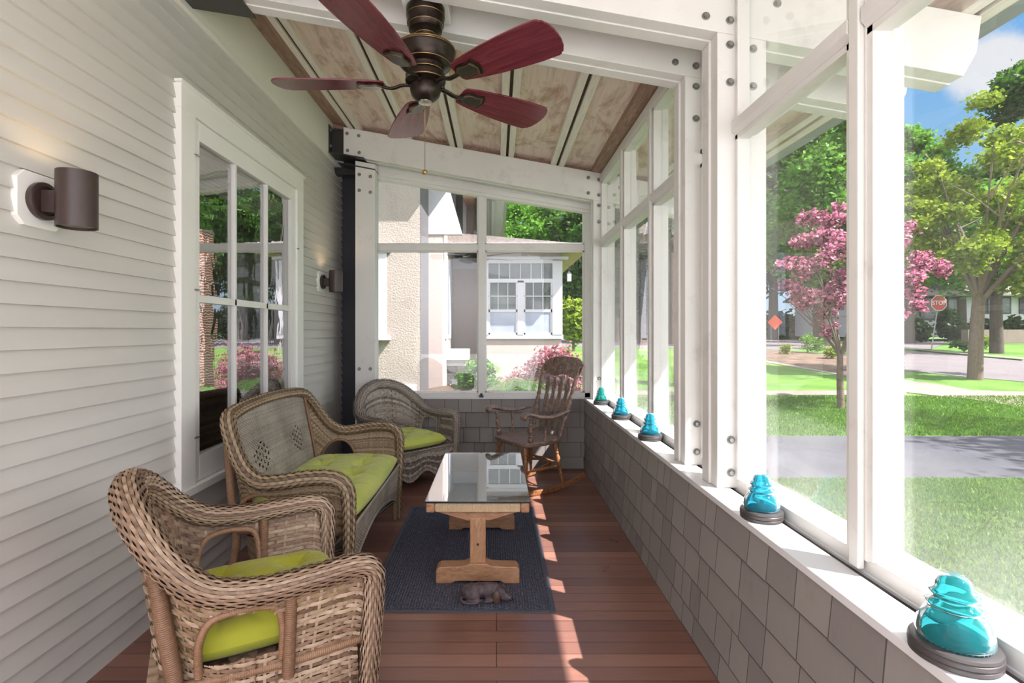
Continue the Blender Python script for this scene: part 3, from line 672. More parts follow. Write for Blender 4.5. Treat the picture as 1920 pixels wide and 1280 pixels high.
# ------------------------------------------------------------------ mat, table, dog
m_ = MB(); r = empty('floor_mat', (-.1825, 3.25, 0), label='charcoal ribbed floor mat with grey rubber edging under the coffee table', cat='mat')
m_.box(-.4425, .4425, -.725, .725, .0005, .009); m_.obj('carpet_face', M['mat'], r)
m_ = MB(); A_, B_ = .4675, .75
for (x0, x1, y0, y1) in ((-A_, -.4425, -B_, B_), (.4425, A_, -B_, B_), (-.4425, .4425, -B_, -.725), (-.4425, .4425, .725, B_)): m_.box(x0, x1, y0, y1, .0005, .006)
m_.obj('rubber_edging', M['matedge'], r, bevel=.002)

tb = empty('coffee_table', (-.10, 3.315, .009), label='low wooden trestle coffee table with a clear glass top over woven cord', cat='coffee table')
L2 = .555; W2 = .278
m_ = MB(); m_.box(-W2, W2, -L2, L2, .432, .441); g_ = m_.obj('glass_top', M['tglass'], tb, bevel=.001)
m_ = MB(); e_ = .0012
m_.box(-W2 - e_, W2 + e_, -L2 - e_, -L2, .431, .4405); m_.box(-W2 - e_, -W2, -L2, L2, .431, .4405); m_.box(W2, W2 + e_, -L2, L2, .431, .4405); m_.obj('glass_edge', M['black'], tb)
m_ = MB(); nr = 90
for i in range(nr):          # cord wrapped over the frame
    x = -W2 + .055 + (2 * W2 - .11) * (i + .5) / nr
    m_.tube([(x, -L2 + .006, .385), (x, -L2 + .002, .41), (x, -L2 + .006, .425), (x, -L2 + .05, .427), (x, 0, .422), (x, L2 - .05, .427), (x, L2 - .006, .425), (x, L2 - .002, .40)], .0024 + .0005 * (i % 3), 6)
m_.box(-W2 + .05, W2 - .05, -L2 + .01, L2 - .01, .388, .42)
m_.obj('woven_cord_top', M['rope'], tb, smooth=True)
m_ = MB()
for sx in (-1, 1):
    m_.box(min(sx * (W2 - .004), sx * (W2 - .05)), max(sx * (W2 - .004), sx * (W2 - .05)), -L2 + .003, L2 - .003, .378, .430)
m_.obj('side_rail', M['pine'], tb, bevel=.008)
for sy in (-1, 1):
    yc = sy * .50 if sy < 0 else .245 + .03; yc = -.50 if sy < 0 else .25
    m_ = MB(); m_.prism([(-.235, .386), (-.22, .372), (-.06, .325), (.06, .325), (.22, .372), (.235, .386)], yc - .018, yc + .018, 'y'); m_.obj('cross_bearer', M['pine'], tb, bevel=.004)
    m_ = MB(); m_.box(-.042, .042, yc - .022, yc + .022, .08, .34); m_.obj('upright', M['pine_post'], tb, bevel=.004)
    m_ = MB(); ft = [(-.222, .0), (-.14, .0), (-.12, .012), (.12, .012), (.14, .0), (.222, .0), (.222, .066), (.215, .08), (.20, .088), (.12, .09), (.07, .093), (.045, .104), (-.045, .104), (-.07, .093), (-.12, .09), (-.20, .088), (-.215, .08), (-.222, .066)]
    m_.prism(ft, yc - .042, yc + .042, 'y'); m_.obj('foot', M['pine'], tb, bevel=.005)
m_ = MB(); m_.box(-.012, .012, -.48, .23, .17, .23); m_.obj('stretcher', M['pine'], tb, bevel=.003)
m_ = MB(); m_.lathe([(.007, 0), (.0065, .002)], (.0, -.5225, .20), (0, -1, 0), 14); m_.obj('peg_hole', M['groove'], tb)

# sleeping dachshund statuette
DOG = 1.09
dg = empty('dog_statuette', (-.055, 2.61, .009), label='dark bronze-coloured figurine of a sleeping dachshund curled on the mat', cat='figurine')
dg.scale = (DOG, DOG, DOG)
def blobmesh(balls, name, mat, parent, vox=.003, sm=True):
    mbd = bpy.data.metaballs.new('tmp'); mbd.resolution = vox; mbd.render_resolution = vox; mbd.threshold = .35
    ob = bpy.data.objects.new('tmpm', mbd); C.objects.link(ob)
    for (c, rad, sx, sy, sz, rz) in balls:
        e = mbd.elements.new(type='ELLIPSOID'); e.co = c; e.radius = rad * 1.35; e.size_x, e.size_y, e.size_z = sx, sy, sz
        e.rotation = Euler((0, 0, rz)).to_quaternion()
    dgr = bpy.context.evaluated_depsgraph_get(); ev = ob.evaluated_get(dgr); me = bpy.data.meshes.new_from_object(ev)
    bpy.data.objects.remove(ob); bpy.data.metaballs.remove(mbd)
    me.materials.clear(); me.materials.append(mat)
    me.polygons.foreach_set('use_smooth', [True] * len(me.polygons))
    o2 = bpy.data.objects.new(name, me); C.objects.link(o2); o2.parent = parent; return o2
def skinned(name, mat, parent, chains, loc=None):
    me = bpy.data.meshes.new(name); V = []; E = []; R = []
    for ch in chains:
        b = len(V)
        for i, (p, rr) in enumerate(ch):
            V.append(p); R.append(rr)
            if i: E.append((b + i - 1, b + i))
    return V, E, R
def lumpy(m_, c, rx, ry, rz, yaw=0, n=28, f=None):
    th = np.linspace(0, PI, n // 2 + 1); ph = np.linspace(0, 2 * PI, n, endpoint=False)
    T, Pp = np.meshgrid(th, ph, indexing='ij')
    x = np.sin(T) * np.cos(Pp); y = np.sin(T) * np.sin(Pp); z = np.cos(T)
    k_ = 1 + (f(x, y, z) if f else 0)
    X = x * rx * k_; Y = y * ry * k_; Z = z * rz * k_
    ca, sa = math.cos(yaw), math.sin(yaw)
    A = np.stack([c[0] + X * ca - Y * sa, c[1] + X * sa + Y * ca, c[2] + Z], -1)
    m_.grid(A, closed_v=True)
m_ = MB(); wr = lambda x, y, z: .03 * np.sin(x * 22)
lumpy(m_, (-.062, .0, .034), .052, .045, .036); lumpy(m_, (-.028, .012, .036), .05, .036, .034, .2, f=wr); lumpy(m_, (.008, .012, .038), .048, .036, .035, 0, f=wr)
lumpy(m_, (.034, .010, .038), .038, .033, .034); lumpy(m_, (-.052, -.026, .028), .032, .018, .026, .3); lumpy(m_, (-.055, -.036, .010), .045, .012, .010, .15)
lumpy(m_, (.022, -.026, .012), .026, .010, .009, -.1); lumpy(m_, (.012, -.034, .009), .02, .008, .008, .1)
m_.tube(spline([(-.10, .0, .02), (-.112, -.02, .012), (-.095, -.045, .009), (-.06, -.052, .008), (-.03, -.045, .007)], 20), np.linspace(.010, .004, 20), 10)
lumpy(m_, (.062, -.006, .036), .030, .026, .027, -.3); lumpy(m_, (.088, -.020, .024), .034, .017, .017, -.5); lumpy(m_, (.075, -.012, .042), .018, .016, .012, -.4)
ob = m_.obj('dog_body', M['dog'], dg, smooth=True)
rm = ob.modifiers.new('remesh', 'REMESH'); rm.mode = 'VOXEL'; rm.voxel_size = .0018; rm.use_smooth_shade = True
sm = ob.modifiers.new('smooth', 'SMOOTH'); sm.iterations = 4; sm.factor = .5
m_ = MB(); lumpy(m_, (.050, -.036, .027), .019, .009, .030, -.15); m_.obj('ear', M['dogear'], dg, smooth=True)
m_ = MB(); lumpy(m_, (.080, .014, .034), .014, .008, .02, .3); m_.obj('ear', M['dogear'], dg, smooth=True)
m_ = MB(); lumpy(m_, (.116, -.035, .020), .008, .008, .007); m_.obj('nose', M['black'], dg, smooth=True)
m_ = MB(); m_.tube(spline([(.088, -.033, .038), (.083, -.031, .040), (.078, -.030, .038)], 6), .0012, 6); m_.obj('closed_eyelid', M['black'], dg)

# ------------------------------------------------------------------ wicker weaving
def weave(m_, P, nst, nrow, amp, u=(0, 1), v=(0, 1), ms=4, fill=1.12, keep=None, basket=1, stake=.22, phase=0):
    us = np.linspace(u[0], u[1], nst * ms + 1); dv = (v[1] - v[0]) / nrow
    vc = v[0] + (np.arange(nrow) + .5) * dv
    U, Vv = np.meshgrid(us, vc, indexing='ij')
    kk = (U - u[0]) / (u[1] - u[0]) * nst
    sgn = np.where((np.arange(nrow) // basket) % 2 == 0, 1, -1)[None, :]
    off = amp * np.cos(PI * kk + phase) * sgn
    eu, ev = 1e-3, 1e-3
    n = np.cross(P(U + eu, Vv) - P(U - eu, Vv), P(U, Vv + ev) - P(U, Vv - ev)); n /= np.linalg.norm(n, axis=-1)[..., None] + 1e-9
    rows = []
    for s, k in ((-.5, .35), (-.25, .85), (0, 1), (.25, .85), (.5, .35)) if nrow < 40 else ((-.5, .5), (0, 1), (.5, .5)):
        rows.append(P(U, Vv + s * fill * dv) + n * (off * (.55 + .45 * k))[..., None])
    G = np.stack(rows, 2)     # nu, nrow, k, 3
    for j in range(nrow):
        kp = None
        if keep is not None:
            g = G[:, j]; c = (g[:-1, :-1] + g[1:, 1:]) / 2; kp = keep(c)
            if not kp.any(): continue
        m_.grid(G[:, j], keep=kp)
    if stake:
        vs = np.linspace(v[0], v[1], max(8, nrow) + 1)
        du = (u[1] - u[0]) / nst
        for k in range(nst + 1):
            uc = u[0] + k * du
            A = np.stack([P(np.full_like(vs, uc - stake * .5 * du), vs), P(np.full_like(vs, uc + stake * .5 * du), vs)], 1)
            kp = keep((A[:-1, :-1] + A[1:, 1:]) / 2) if keep is not None else None
            m_.grid(A, keep=kp)

def path_fn(pts, n=160):
    Q = resample(spline(pts, 600), n); t = np.linspace(0, 1, n)
    return lambda u: np.stack([np.interp(u, t, Q[:, k]) for k in range(Q.shape[1])], -1)
def tube_fn(pts, rad, flat=(1, 1)):
    """surface of a tube round a path: u along, v around"""
    Q = resample(spline(pts, 800), 260); t = np.linspace(0, 1, 260); Nn, B = frames(Q[:, :3])
    R = np.interp(t, np.linspace(0, 1, len(rad)), rad)
    def P(u, v):
        c = np.stack([np.interp(u, t, Q[:, k]) for k in range(3)], -1); a = np.stack([np.interp(u, t, Nn[:, k]) for k in range(3)], -1); b = np.stack([np.interp(u, t, B[:, k]) for k in range(3)], -1)
        r = np.interp(u, t, R)[..., None]; th = (v * 2 * PI)[..., None]
        return c + r * (np.cos(th) * a * flat[0] + np.sin(th) * b * flat[1])
    L = np.linalg.norm(np.diff(Q[:, :3], axis=0), axis=1).sum()
    return P, L
def wrapped(m_, pts, r, pitch=.006, n=8):
    """cane wound tightly round a rod: a ridged tube"""
    Q0 = spline(pts, 200); L = np.linalg.norm(np.diff(Q0, axis=0), axis=1).sum(); k = max(4, int(L / pitch))
    Q = resample(Q0, k * 3 + 1); R = r * (1 + .10 * np.cos(np.arange(len(Q)) * 2 * PI / 3)); m_.tube(Q, R, n)
def braid(m_, pts, r, rows=12, rib=.028, amp=.0035, flat=(1, 1)):
    rr = [r] if np.isscalar(r) else list(r)
    P, L = tube_fn(pts, rr * 2 if len(rr) == 1 else rr, flat)
    nst = max(4, int(L / rib)); weave(m_, P, nst, rows, amp, ms=6, fill=.9, stake=0); m_.cur = 1
    core = [(p) for p in spline(pts, 80)]
    m_.tube(core, np.interp(np.linspace(0, 1, 80), np.linspace(0, 1, len(rr)), rr) * .86 if len(rr) > 1 else rr[0] * .86, 10)

def cushion(name, loc, rz, Lx, Ly, T, tufts, mat, label, group=None, parent=None, seed=1, n=84):
    u = np.linspace(-1, 1, n); U, Vv = np.meshgrid(u, u, indexing='ij')
    prof = (np.clip(1 - np.abs(U) ** 5, 0, 1) ** .42) * (np.clip(1 - np.abs(Vv) ** 5, 0, 1) ** .42)
    X = U * Lx / 2 * (1 - .05 * Vv ** 2); Y = Vv * Ly / 2 * (1 - .04 * U ** 2)
    # pinch the rim between corners
    top = prof.copy(); rg = np.random.default_rng(seed)
    for (tx, ty) in tufts:
        dx = X - tx; dy = Y - ty; d = np.hypot(dx, dy); a = np.arctan2(dy, dx)
        top *= 1 - .52 * np.exp(-(d / .045) ** 2) - .16 * np.exp(-(d / .11) ** 2)
        top *= 1 - .10 * np.exp(-(d / .17) ** 2) * np.clip(np.cos(a * 6 + tx * 9 + ty * 5), 0, 1) ** 5
    nz = sum(.012 * np.sin(X * f1 + Y * f2 + p) for f1, f2, p in rg.uniform(-26, 26, (7, 3)))
    top = top * (1 + nz)
    m_ = MB()
    m_.grid(np.stack([X, Y, T * (.42 + .58 * top)], -1)); m_.grid(np.stack([X, Y, T * (.42 - .42 * prof)], -1)[::-1])
    for (e0) in (0, n - 1):
        pass
    o = m_.obj(name, mat, parent, smooth=True); o.location = loc; o.rotation_euler = (0, 0, rz)
    return tag(o, label, 'cushion', group)

def mirror(pts): return [(x, -y, z) for x, y, z in pts] + [(x, y, z) for x, y, z in pts[::-1][(1 if abs(pts[-1][1]) < 1e-6 else 0):]]

def wicker_chair(name, loc, rz, mats, lab, dens=1.0, grp=None):
    root = empty(name, loc, rz, label=lab, cat='armchair', group=grp)
    mw, mc = mats
    half = [(.335, .325, 0), (.345, .33, .25), (.355, .34, .50), (.345, .348, .575), (.29, .355, .602), (.16, .362, .598), (.02, .365, .596), (-.12, .352, .622), (-.22, .305, .70), (-.295, .20, .80), (-.328, .07, .848), (-.33, 0, .853)]
    rim = mirror(half)
    m_ = MB()
    R = [.025, .027, .030, .033, .036, .038, .039, .040, .042, .045, .047, .047]; R = R + R[::-1][1:]
    braid(m_, rim, R, rows=26, rib=.024 / dens ** .5, amp=.0042); m_.obj('rolled_arm_rim', [mw, M['wickin']], root, smooth=True)
    top = mirror(half[3:])
    pf = path_fn(top)
    def shell(u, v):
        p = pf(np.clip(u, 0, 1)); x, y, z = p[..., 0], p[..., 1], p[..., 2]
        k = np.clip(v, -.1, 1.1); zb_ = .15
        # the shell curves in below the roll, then runs down to the skirt
        s = 1 - .13 * np.minimum(k * 1.6, 1) - .03 * k
        xx = x * s + .02 * k * (x < 0) ; yy = y * s
        return np.stack([xx + np.where(x > .2, .03 * k, 0), yy, z + (zb_ - z) * k], -1)
    def keep(c):
        x, y, z = c[..., 0], c[..., 1], c[..., 2]
        hole = (x > -.14) & (x < .075) & (np.abs(y) > .18) & (z > .385) & (z < .535 - 1.6 * np.clip(np.abs(x + .03) - .07, 0, 1))
        return ~hole
    m_ = MB(); weave(m_, shell, int(50 * dens), int(32 * dens), .0042, ms=4, keep=keep, stake=.26, fill=.93)
    m_.obj('woven_shell', mw, root, smooth=True)
    m_ = MB()
    for sy in (-1, 1):   # arched side openings
        yo = .338 * sy
        wrapped(m_, [(.078, yo - .018 * sy, .36), (.078, yo - .002 * sy, .46), (.06, yo + .006 * sy, .525), (.0, yo + .008 * sy, .543), (-.06, yo + .006 * sy, .543), (-.115, yo - .004 * sy, .525), (-.142, yo - .018 * sy, .46), (-.142, yo - .04 * sy, .36)], .011)
        wrapped(m_, [(.10, .352 * sy, .57), (.098, .34 * sy, .45), (.095, .324 * sy, .30)], .018)
        wrapped(m_, [(-.25, .285 * sy, .70), (-.225, .29 * sy, .52), (-.20, .29 * sy, .34), (-.215, .29 * sy, .2), (-.29, .305 * sy, .0)], .022)
        wrapped(m_, [(.33, .30 * sy, .335), (.1, .312 * sy, .335), (-.18, .285 * sy, .335)], .014)
    m_.obj('wrapped_cane_frame', mc, root, smooth=True)
    # seat deck and front apron
    m_ = MB(); weave(m_, lambda u, v: np.stack([-.27 + .58 * v, (u - .5) * (.52 + .08 * v), np.full_like(u, .335)], -1), 22, 22, .003, stake=0, fill=1.15); m_.obj('seat_deck', mw, root, smooth=True)
    def apron(u, v):
        return np.stack([.345 + .012 * np.sin(PI * u) - .01 * v, (u - .5) * .62, .35 - v * (.21 - .035 * np.cos(u * 4 * PI))], -1)
    m_ = MB(); weave(m_, apron, int(26 * dens), int(13 * dens), .004, stake=.3); 
    for sy in (-1, 1):
        weave(m_, lambda u, v, sy=sy: np.stack([.33 - .55 * u, sy * (.312 - .02 * u + .004 * v), .16 - v * (.055 + .02 * np.cos(u * 4 * PI))], -1), int(18 * dens), 5, .005, basket=1, stake=.3)
    m_.obj('front_apron', mw, root, smooth=True)
    m_ = MB()
    tt = np.linspace(0, 1, 40); P_ = apron(tt, np.ones(40)); Pm = apron(tt, np.full(40, .58)); Pt = apron(tt, np.full(40, .0))
    for q in (P_, Pm, Pt):
        for ph in (0, PI):
            w_ = np.linspace(0, 24 * PI, 240); Q = resample(q, 240); Q = Q + np.stack([.006 + .004 * np.sin(w_ + ph), 0 * w_, .004 * np.cos(w_ + ph)], 1); m_.tube(Q, .005, 6)
    for sy in (-1, 1):
        for zz, am in ((.17, 0), (.09, .02)):
            for ph in (0, PI):
                s_ = np.linspace(0, 1, 160); w_ = s_ * 30 * PI
                Q = np.stack([.33 - .56 * s_, sy * (.318 - .02 * s_) + .004 * np.sin(w_ + ph), zz - am * np.cos(s_ * 4 * PI) + .004 * np.cos(w_ + ph)], 1); m_.tube(Q, .005, 6)
    m_.obj('braided_border', mw, root, smooth=True)
    for sy in (-1, 1):
        m_ = MB(); m_.tube([(.336, .325 * sy, 0), (.34, .328 * sy, .02)], [.024, .024], 12); m_.obj('foot', mc, root)
    return root

A_O = (-.880, 1.825); A_R = math.atan2(.5, .86)
gA = 'wicker armchairs'
wicker_chair('wicker_armchair', (A_O[0], A_O[1], 0), A_R, (M['wick_a'], M['wick_a2']), 'golden wicker armchair nearest the camera, its back against the siding', 1.0, gA)
def place(o, r, x, y, z): return (o[0] + x * math.cos(r) - y * math.sin(r), o[1] + x * math.sin(r) + y * math.cos(r), z)
gC = 'lime green seat cushions'
tA = [(.13, .14), (.13, -.14), (-.13, .14), (-.13, -.14), (0, 0)]
cushion('seat_cushion', place(A_O, A_R, .055, 0, .342), A_R, .56, .53, .135, tA, M['lime_near'], 'bright lime seat cushion on the golden armchair nearest the camera', gC, seed=3)
C_O = (-.845, 4.66); C_R = -PI / 4
wicker_chair('wicker_armchair', (C_O[0], C_O[1], 0), C_R, (M['wick_c'], M['wick_c']), 'grey-toned wicker armchair in the far corner by the end window', .95, gA)
cushion('seat_cushion', place(C_O, C_R, .05, 0, .342), C_R, .56, .53, .125, tA, M['lime'], 'lime tufted seat cushion on the grey wicker armchair in the far corner', gC, seed=5)

# loveseat
B_O = (-1.03, 3.15); lv = empty('wicker_loveseat', (B_O[0], B_O[1], 0), 0, label='tan two-seat wicker loveseat with diamond pattern back, under the house window', cat='loveseat')
half = [(.315, .64, .0), (.32, .645, .25), (.325, .65, .50), (.315, .655, .60), (.26, .66, .648), (.14, .665, .652), (0, .665, .632), (-.10, .655, .63), (-.19, .63, .69), (-.27, .585, .82), (-.315, .53, .90), (-.335, .44, .925), (-.345, .25, .94), (-.35, 0, .945)]
rim = mirror(half); m_ = MB()
R = [.022, .024, .027, .031, .034, .035, .035, .035, .034, .033, .032, .03, .03, .03]; R = R + R[::-1][1:]
braid(m_, rim, R, rows=14, rib=.020, amp=.0034, flat=(1.15, 1)); m_.obj('braided_arm_rim', [M['wick_b'], M['wickin']], lv, smooth=True)
pf = path_fn(mirror(half[3:]), 300)
def lshell(u, v):
    p = pf(np.clip(u, 0, 1)); x, y, z = p[..., 0], p[..., 1], p[..., 2]; k = np.clip(v, -.1, 1.1)
    zb_ = np.where(x > -.12, .36, .22); xx = np.where(x < -.12, x + (x * -.30 + .0) * k, x)
    yy = y * (1 - .05 * k); return np.stack([xx, yy, z + (zb_ - z) * k], -1)
def lkeep(c):
    x, y, z = c[..., 0], c[..., 1], c[..., 2]
    h = (np.abs(y) > .45) & (x > -.235) & (x < .0) & (z > .34) & (z < .555 - 1.5 * np.clip(np.abs(x + .115) - .06, 0, 1))
    return ~h
def back(u, v):   # inner back panel
    return np.stack([-.325 + .115 * v, (u - .5) * (1.02 - .06 * v), .925 - .53 * v - .02 * np.abs(2 * u - 1) ** 6], -1)
def diamond(c):
    y, z = c[..., 1], c[..., 2]; k = np.ones(y.shape, bool)
    for yc in (-.25, .25):
        d = np.abs(y - yc) / .115 + np.abs(z - .66) / .10
        k &= ~((d < 1) & (((np.floor((y - yc) / .016) % 2) == 0) & (((np.floor(z / .018) + np.floor((y - yc) / .032)) % 2) == 0)))
    return k
m_ = MB(); weave(m_, lshell, 150, 46, .0022, ms=3, keep=lkeep, stake=.3); m_.obj('woven_shell', M['wick_b'], lv, smooth=True)
m_ = MB(); weave(m_, back, 84, 64, .0021, ms=3, keep=diamond, stake=.3, fill=1.05); m_.obj('woven_back_panel', M['wick_b2'], lv, smooth=True)
m_ = MB()
m_.tube([(-.24, -.6, .37), (-.24, .6, .37)], .01, 8); m_.obj('wrapped_cane_frame', M['wick_a2'], lv, smooth=True)
for y in (-.5, .5): m_ = MB(); wrapped(m_, [(-.315, y * 1.0, .905), (-.20, y * .94, .39)], .010); m_.obj('back_stile', M['wick_a2'], lv, smooth=True)
for sy in (-1, 1):
    m_ = MB(); yo = .64 * sy; wrapped(m_, [(.01, yo, .36), (.0, yo, .47), (-.05, yo, .545), (-.115, yo, .562), (-.18, yo * .99, .535), (-.23, yo * .97, .46), (-.235, yo * .96, .36)], .010)
    wrapped(m_, [(-.33, .52 * sy, .88), (-.27, .58 * sy, .5), (-.24, .6 * sy, .3), (-.30, .62 * sy, 0)], .02)
    wrapped(m_, [(.31, .62 * sy, .37), (-.24, .60 * sy, .37)], .012)
    m_.obj('side_frame', M['wick_a2'], lv, smooth=True)
m_ = MB(); weave(m_, lambda u, v: np.stack([-.25 + .56 * v, (u - .5) * 1.22, np.full_like(u, .375)], -1), 40, 22, .003, stake=0); m_.obj('seat_deck', M['wick_b'], lv, smooth=True)
def lap(u, v): return np.stack([.325 - .015 * v, (u - .5) * 1.25, .385 - v * (.27 - .14 * np.sin(PI * u) ** .8)], -1)
m_ = MB(); weave(m_, lap, 110, 22, .0024, ms=3, stake=.3)
m_.tube(lap(np.linspace(0, 1, 50), np.ones(50)), .008, 8); m_.tube(lap(np.linspace(0, 1, 50), np.zeros(50)), .008, 8); m_.obj('front_apron', M['wick_b2'], lv, smooth=True)
for y in (-.60, .60):
    m_ = MB(); wrapped(m_, [(.30, y, 0), (.305, y, .36)], .017); m_.obj('leg', M['wick_b'], lv, smooth=True)
tufts = [(x, y) for x in (-.13, .12) for y in (-.45, -.22, 0, .22, .45)]
cushion('seat_cushion', (B_O[0] + .04, B_O[1], .378), 0, .60, 1.20, .135, tufts, M['lime'], 'long lime tufted bench cushion on the wicker loveseat', gC, seed=9, n=120)

# ------------------------------------------------------------------ rocking chair
rk = empty('rocking_chair', (.275, 4.53, 0), math.atan2(-.55, -.83), label='worn wooden spindle rocking chair with arrow-shaped back slats in the far right corner', cat='rocking chair')
def turned(m_, p0, p1, prof, n=16):
    p0 = Vector(p0); p1 = Vector(p1); L = (p1 - p0).length
    t = np.linspace(0, 1, 70); xs = [a for a, _ in prof]; rs = [b for _, b in prof]
    m_.lathe([(float(np.interp(q, xs, rs)), float(q * L)) for q in t], p0, p1 - p0, n)
legp = [(0, .010), (.1, .013), (.2, .012), (.24, .017), (.27, .012), (.3, .016), (.33, .012), (.5, .021), (.62, .020), (.7, .013), (.73, .020), (.76, .013), (.8, .019), (.9, .020), (1, .014)]
postp = [(0, .013), (.04, .022), (.10, .016), (.13, .024), (.16, .015), (.2, .020), (.26, .024), (.31, .015), (.34, .023), (.37, .015), (.41, .022), (.48, .024), (.53, .015), (.56, .022), (.59, .015), (.75, .019), (.88, .015), (.92, .02), (.95, .012), (1, .012)]
armp = [(0, .012), (.08, .022), (.18, .023), (.25, .013), (.3, .02), (.35, .013), (.5, .023), (.66, .02), (.72, .012), (.76, .019), (.82, .012), (1, .012)]
S_ = .42
m_ = MB(); seat = []
for i in range(48):
    a = i / 48 * 2 * PI; ca, sa = math.cos(a), math.sin(a)
    x = .245 * math.copysign(abs(ca) ** .62, ca); y = (.262 if x > 0 else .235) * math.copysign(abs(sa) ** .5, sa); seat.append((x, y))
m_.prism(seat, S_ - .018, S_ + .018, 'z'); so_ = m_.obj('seat', M['rocker_wood'], rk, bevel=.008)
for sy in (-1, 1):
    for (p0, p1) in (((.20, .235 * sy, .055), (.17, .18 * sy, S_ - .015)), ((-.20, .225 * sy, .055), (-.15, .17 * sy, S_ - .015))):
        m_ = MB(); turned(m_, p0, p1, legp); m_.obj('leg', M['rocker_orange'], rk, smooth=True)
    m_ = MB(); xs = np.linspace(-.44, .29, 30); P_ = [(x, .23 * sy, .014 + .42 * (x + .0) ** 2 * .9) for x in xs]
    Q = np.array(P_); A = np.stack([Q + [0, -.013, -.014], Q + [0, .013, -.014], Q + [0, .013, .024], Q + [0, -.013, .024]], 1); m_.grid(A, closed_v=True); b = m_.n - len(xs) * 4
    m_.Fc += [[b, b + 1, b + 2, b + 3], [m_.n - 4, m_.n - 3, m_.n - 2, m_.n - 1]]; m_.mi += [0, 0]
    m_.obj('rocker', M['rocker_orange'], rk, bevel=.004)
    m_ = MB(); turned(m_, (-.19, .19 * sy, S_ + .01), (-.37, .245 * sy, 1.04), postp); m_.obj('back_post', M['rocker_wood'], rk, smooth=True)
    m_ = MB(); turned(m_, (.15, .225 * sy, S_ + .01), (.165, .25 * sy, .635), armp); m_.obj('arm_post', M['rocker_wood'], rk, smooth=True)
    m_ = MB(); m_.tube([(0.0, .225 * sy, S_ + .01), (0, .25 * sy, .63)], .009, 10); m_.obj('arm_spindle', M['rocker_wood'], rk, smooth=True)
    m_ = MB(); Q = spline([(-.27, .225 * sy, .665), (-.18, .24 * sy, .65), (-.05, .255 * sy, .632), (.08, .26 * sy, .645), (.18, .262 * sy, .672), (.225, .262 * sy, .675), (.245, .262 * sy, .655), (.235, .262 * sy, .638)], 40)
    m_.tube(Q, np.interp(np.linspace(0, 1, 40), [0, .3, .7, .9, 1], [.020, .028, .036, .038, .026]), 12, flat=.55); m_.obj('arm', M['rocker_wood'], rk, smooth=True)
    m_ = MB(); turned(m_, (.185, .215 * sy, .20), (-.175, .205 * sy, .20), [(0, .007), (.5, .013), (1, .007)]); m_.obj('side_stretcher', M['rocker_orange'], rk, smooth=True)
for x, z in ((.19, .27), (.19, .17), (-.17, .22)):
    m_ = MB(); turned(m_, (x, -.215, z), (x, .215, z), [(0, .008), (.3, .011), (.45, .017), (.5, .019), (.55, .017), (.7, .011), (1, .008)]); m_.obj('cross_stretcher', M['rocker_orange'], rk, smooth=True)
for y in (-.105, -.035, .035, .105):
    m_ = MB(); t = np.linspace(0, 1, 24); wd = np.interp(t, [0, .1, .35, .5, .62, .72, .86, .93, 1], [.013, .013, .018, .026, .030, .018, .034, .017, .010])
    A = []
    for q, ww in zip(t, wd):
        x = -.195 + (-.345 + .195) * q - .018 * math.sin(PI * q); yy = y * (1 + .35 * q); z = S_ + .01 + q * .50
        A.append([(x - .005, yy - ww, z), (x - .005, yy + ww, z), (x + .005, yy + ww, z), (x + .005, yy - ww, z)])
    m_.grid(np.array(A), closed_v=True); m_.obj('arrow_slat', M['rocker_wood'], rk)
m_ = MB(); A = []
for q in np.linspace(-1, 1, 33):
    y = q * .275; x = -.355 - .045 * (1 - q * q); zt_ = 1.115 - .075 * abs(q) ** 4; zb2 = .945 + .035 * abs(q) ** 5 + (.012 * math.cos(q * 7) if abs(q) < .9 else 0)
    A.append([(x, y, zb2), (x - .035, y, zt_), (x - .053, y, zt_), (x - .018, y, zb2)])
m_.grid(np.array(A), closed_v=True); m_.Fc += [[0, 1, 2, 3], [m_.n - 4, m_.n - 3, m_.n - 2, m_.n - 1]]; m_.mi += [0, 0]
m_.obj('headrest', M['rocker_wood'], rk, bevel=.005)

# ================================================================== OUTDOORS
def hh(d):   # eye height above the ground at depth d
    d = np.asarray(d, float); return np.interp(d, [0, 12, 26, 60, 400], [1.8, 1.8, 1.0, .9, .9])
DD = np.linspace(1, 395, 20000); PYD = CY + F * hh(DD) / DD
def gp(px, py):
    d = float(np.interp(-py, -PYD, DD)); return ((px - CX) / F * d, d)
def gz(d): return float(CZ - hh(d))
def ground_pt(px, py): x, d = gp(px, py); return (x, d, gz(d))
m_ = MB(); xs = np.concatenate([np.linspace(-60, 1.0, 8), np.linspace(1.1, 160, 30)]); ys = np.concatenate([[-30, -8, 0], np.linspace(2, 60, 60), [80, 120, 250]])
X, Y = np.meshgrid(xs, ys, indexing='ij'); m_.grid(np.stack([X, Y, CZ - hh(Y)], -1)); g0 = m_.obj('lawn', M['grass'], smooth=True); tag(g0, 'bright green lawn around the houses', 'grass', kind='stuff')
def zone(name, up, lo, mat, dz, lab, nu=60, nv=8, kind='structure'):
    up = np.array(up, float); lo = np.array(lo, float)
    A = np.zeros((nu, nv, 3)); tu = np.linspace(0, 1, nu)
    ux = up[0, 0] + (up[-1, 0] - up[0, 0]) * tu; uy = np.interp(ux, up[:, 0], up[:, 1]); lx = lo[0, 0] + (lo[-1, 0] - lo[0, 0]) * tu; ly = np.interp(lx, lo[:, 0], lo[:, 1])
    for i in range(nu):
        a = np.array(gp(ux[i], uy[i])); b = np.array(gp(lx[i], ly[i]))
        for j in range(nv):
            q = a + (b - a) * j / (nv - 1); A[i, j] = (q[0], q[1], gz(q[1]) + dz)
    m = MB(); m.grid(A); o = m.obj(name, mat, smooth=True); return struct(o, lab)
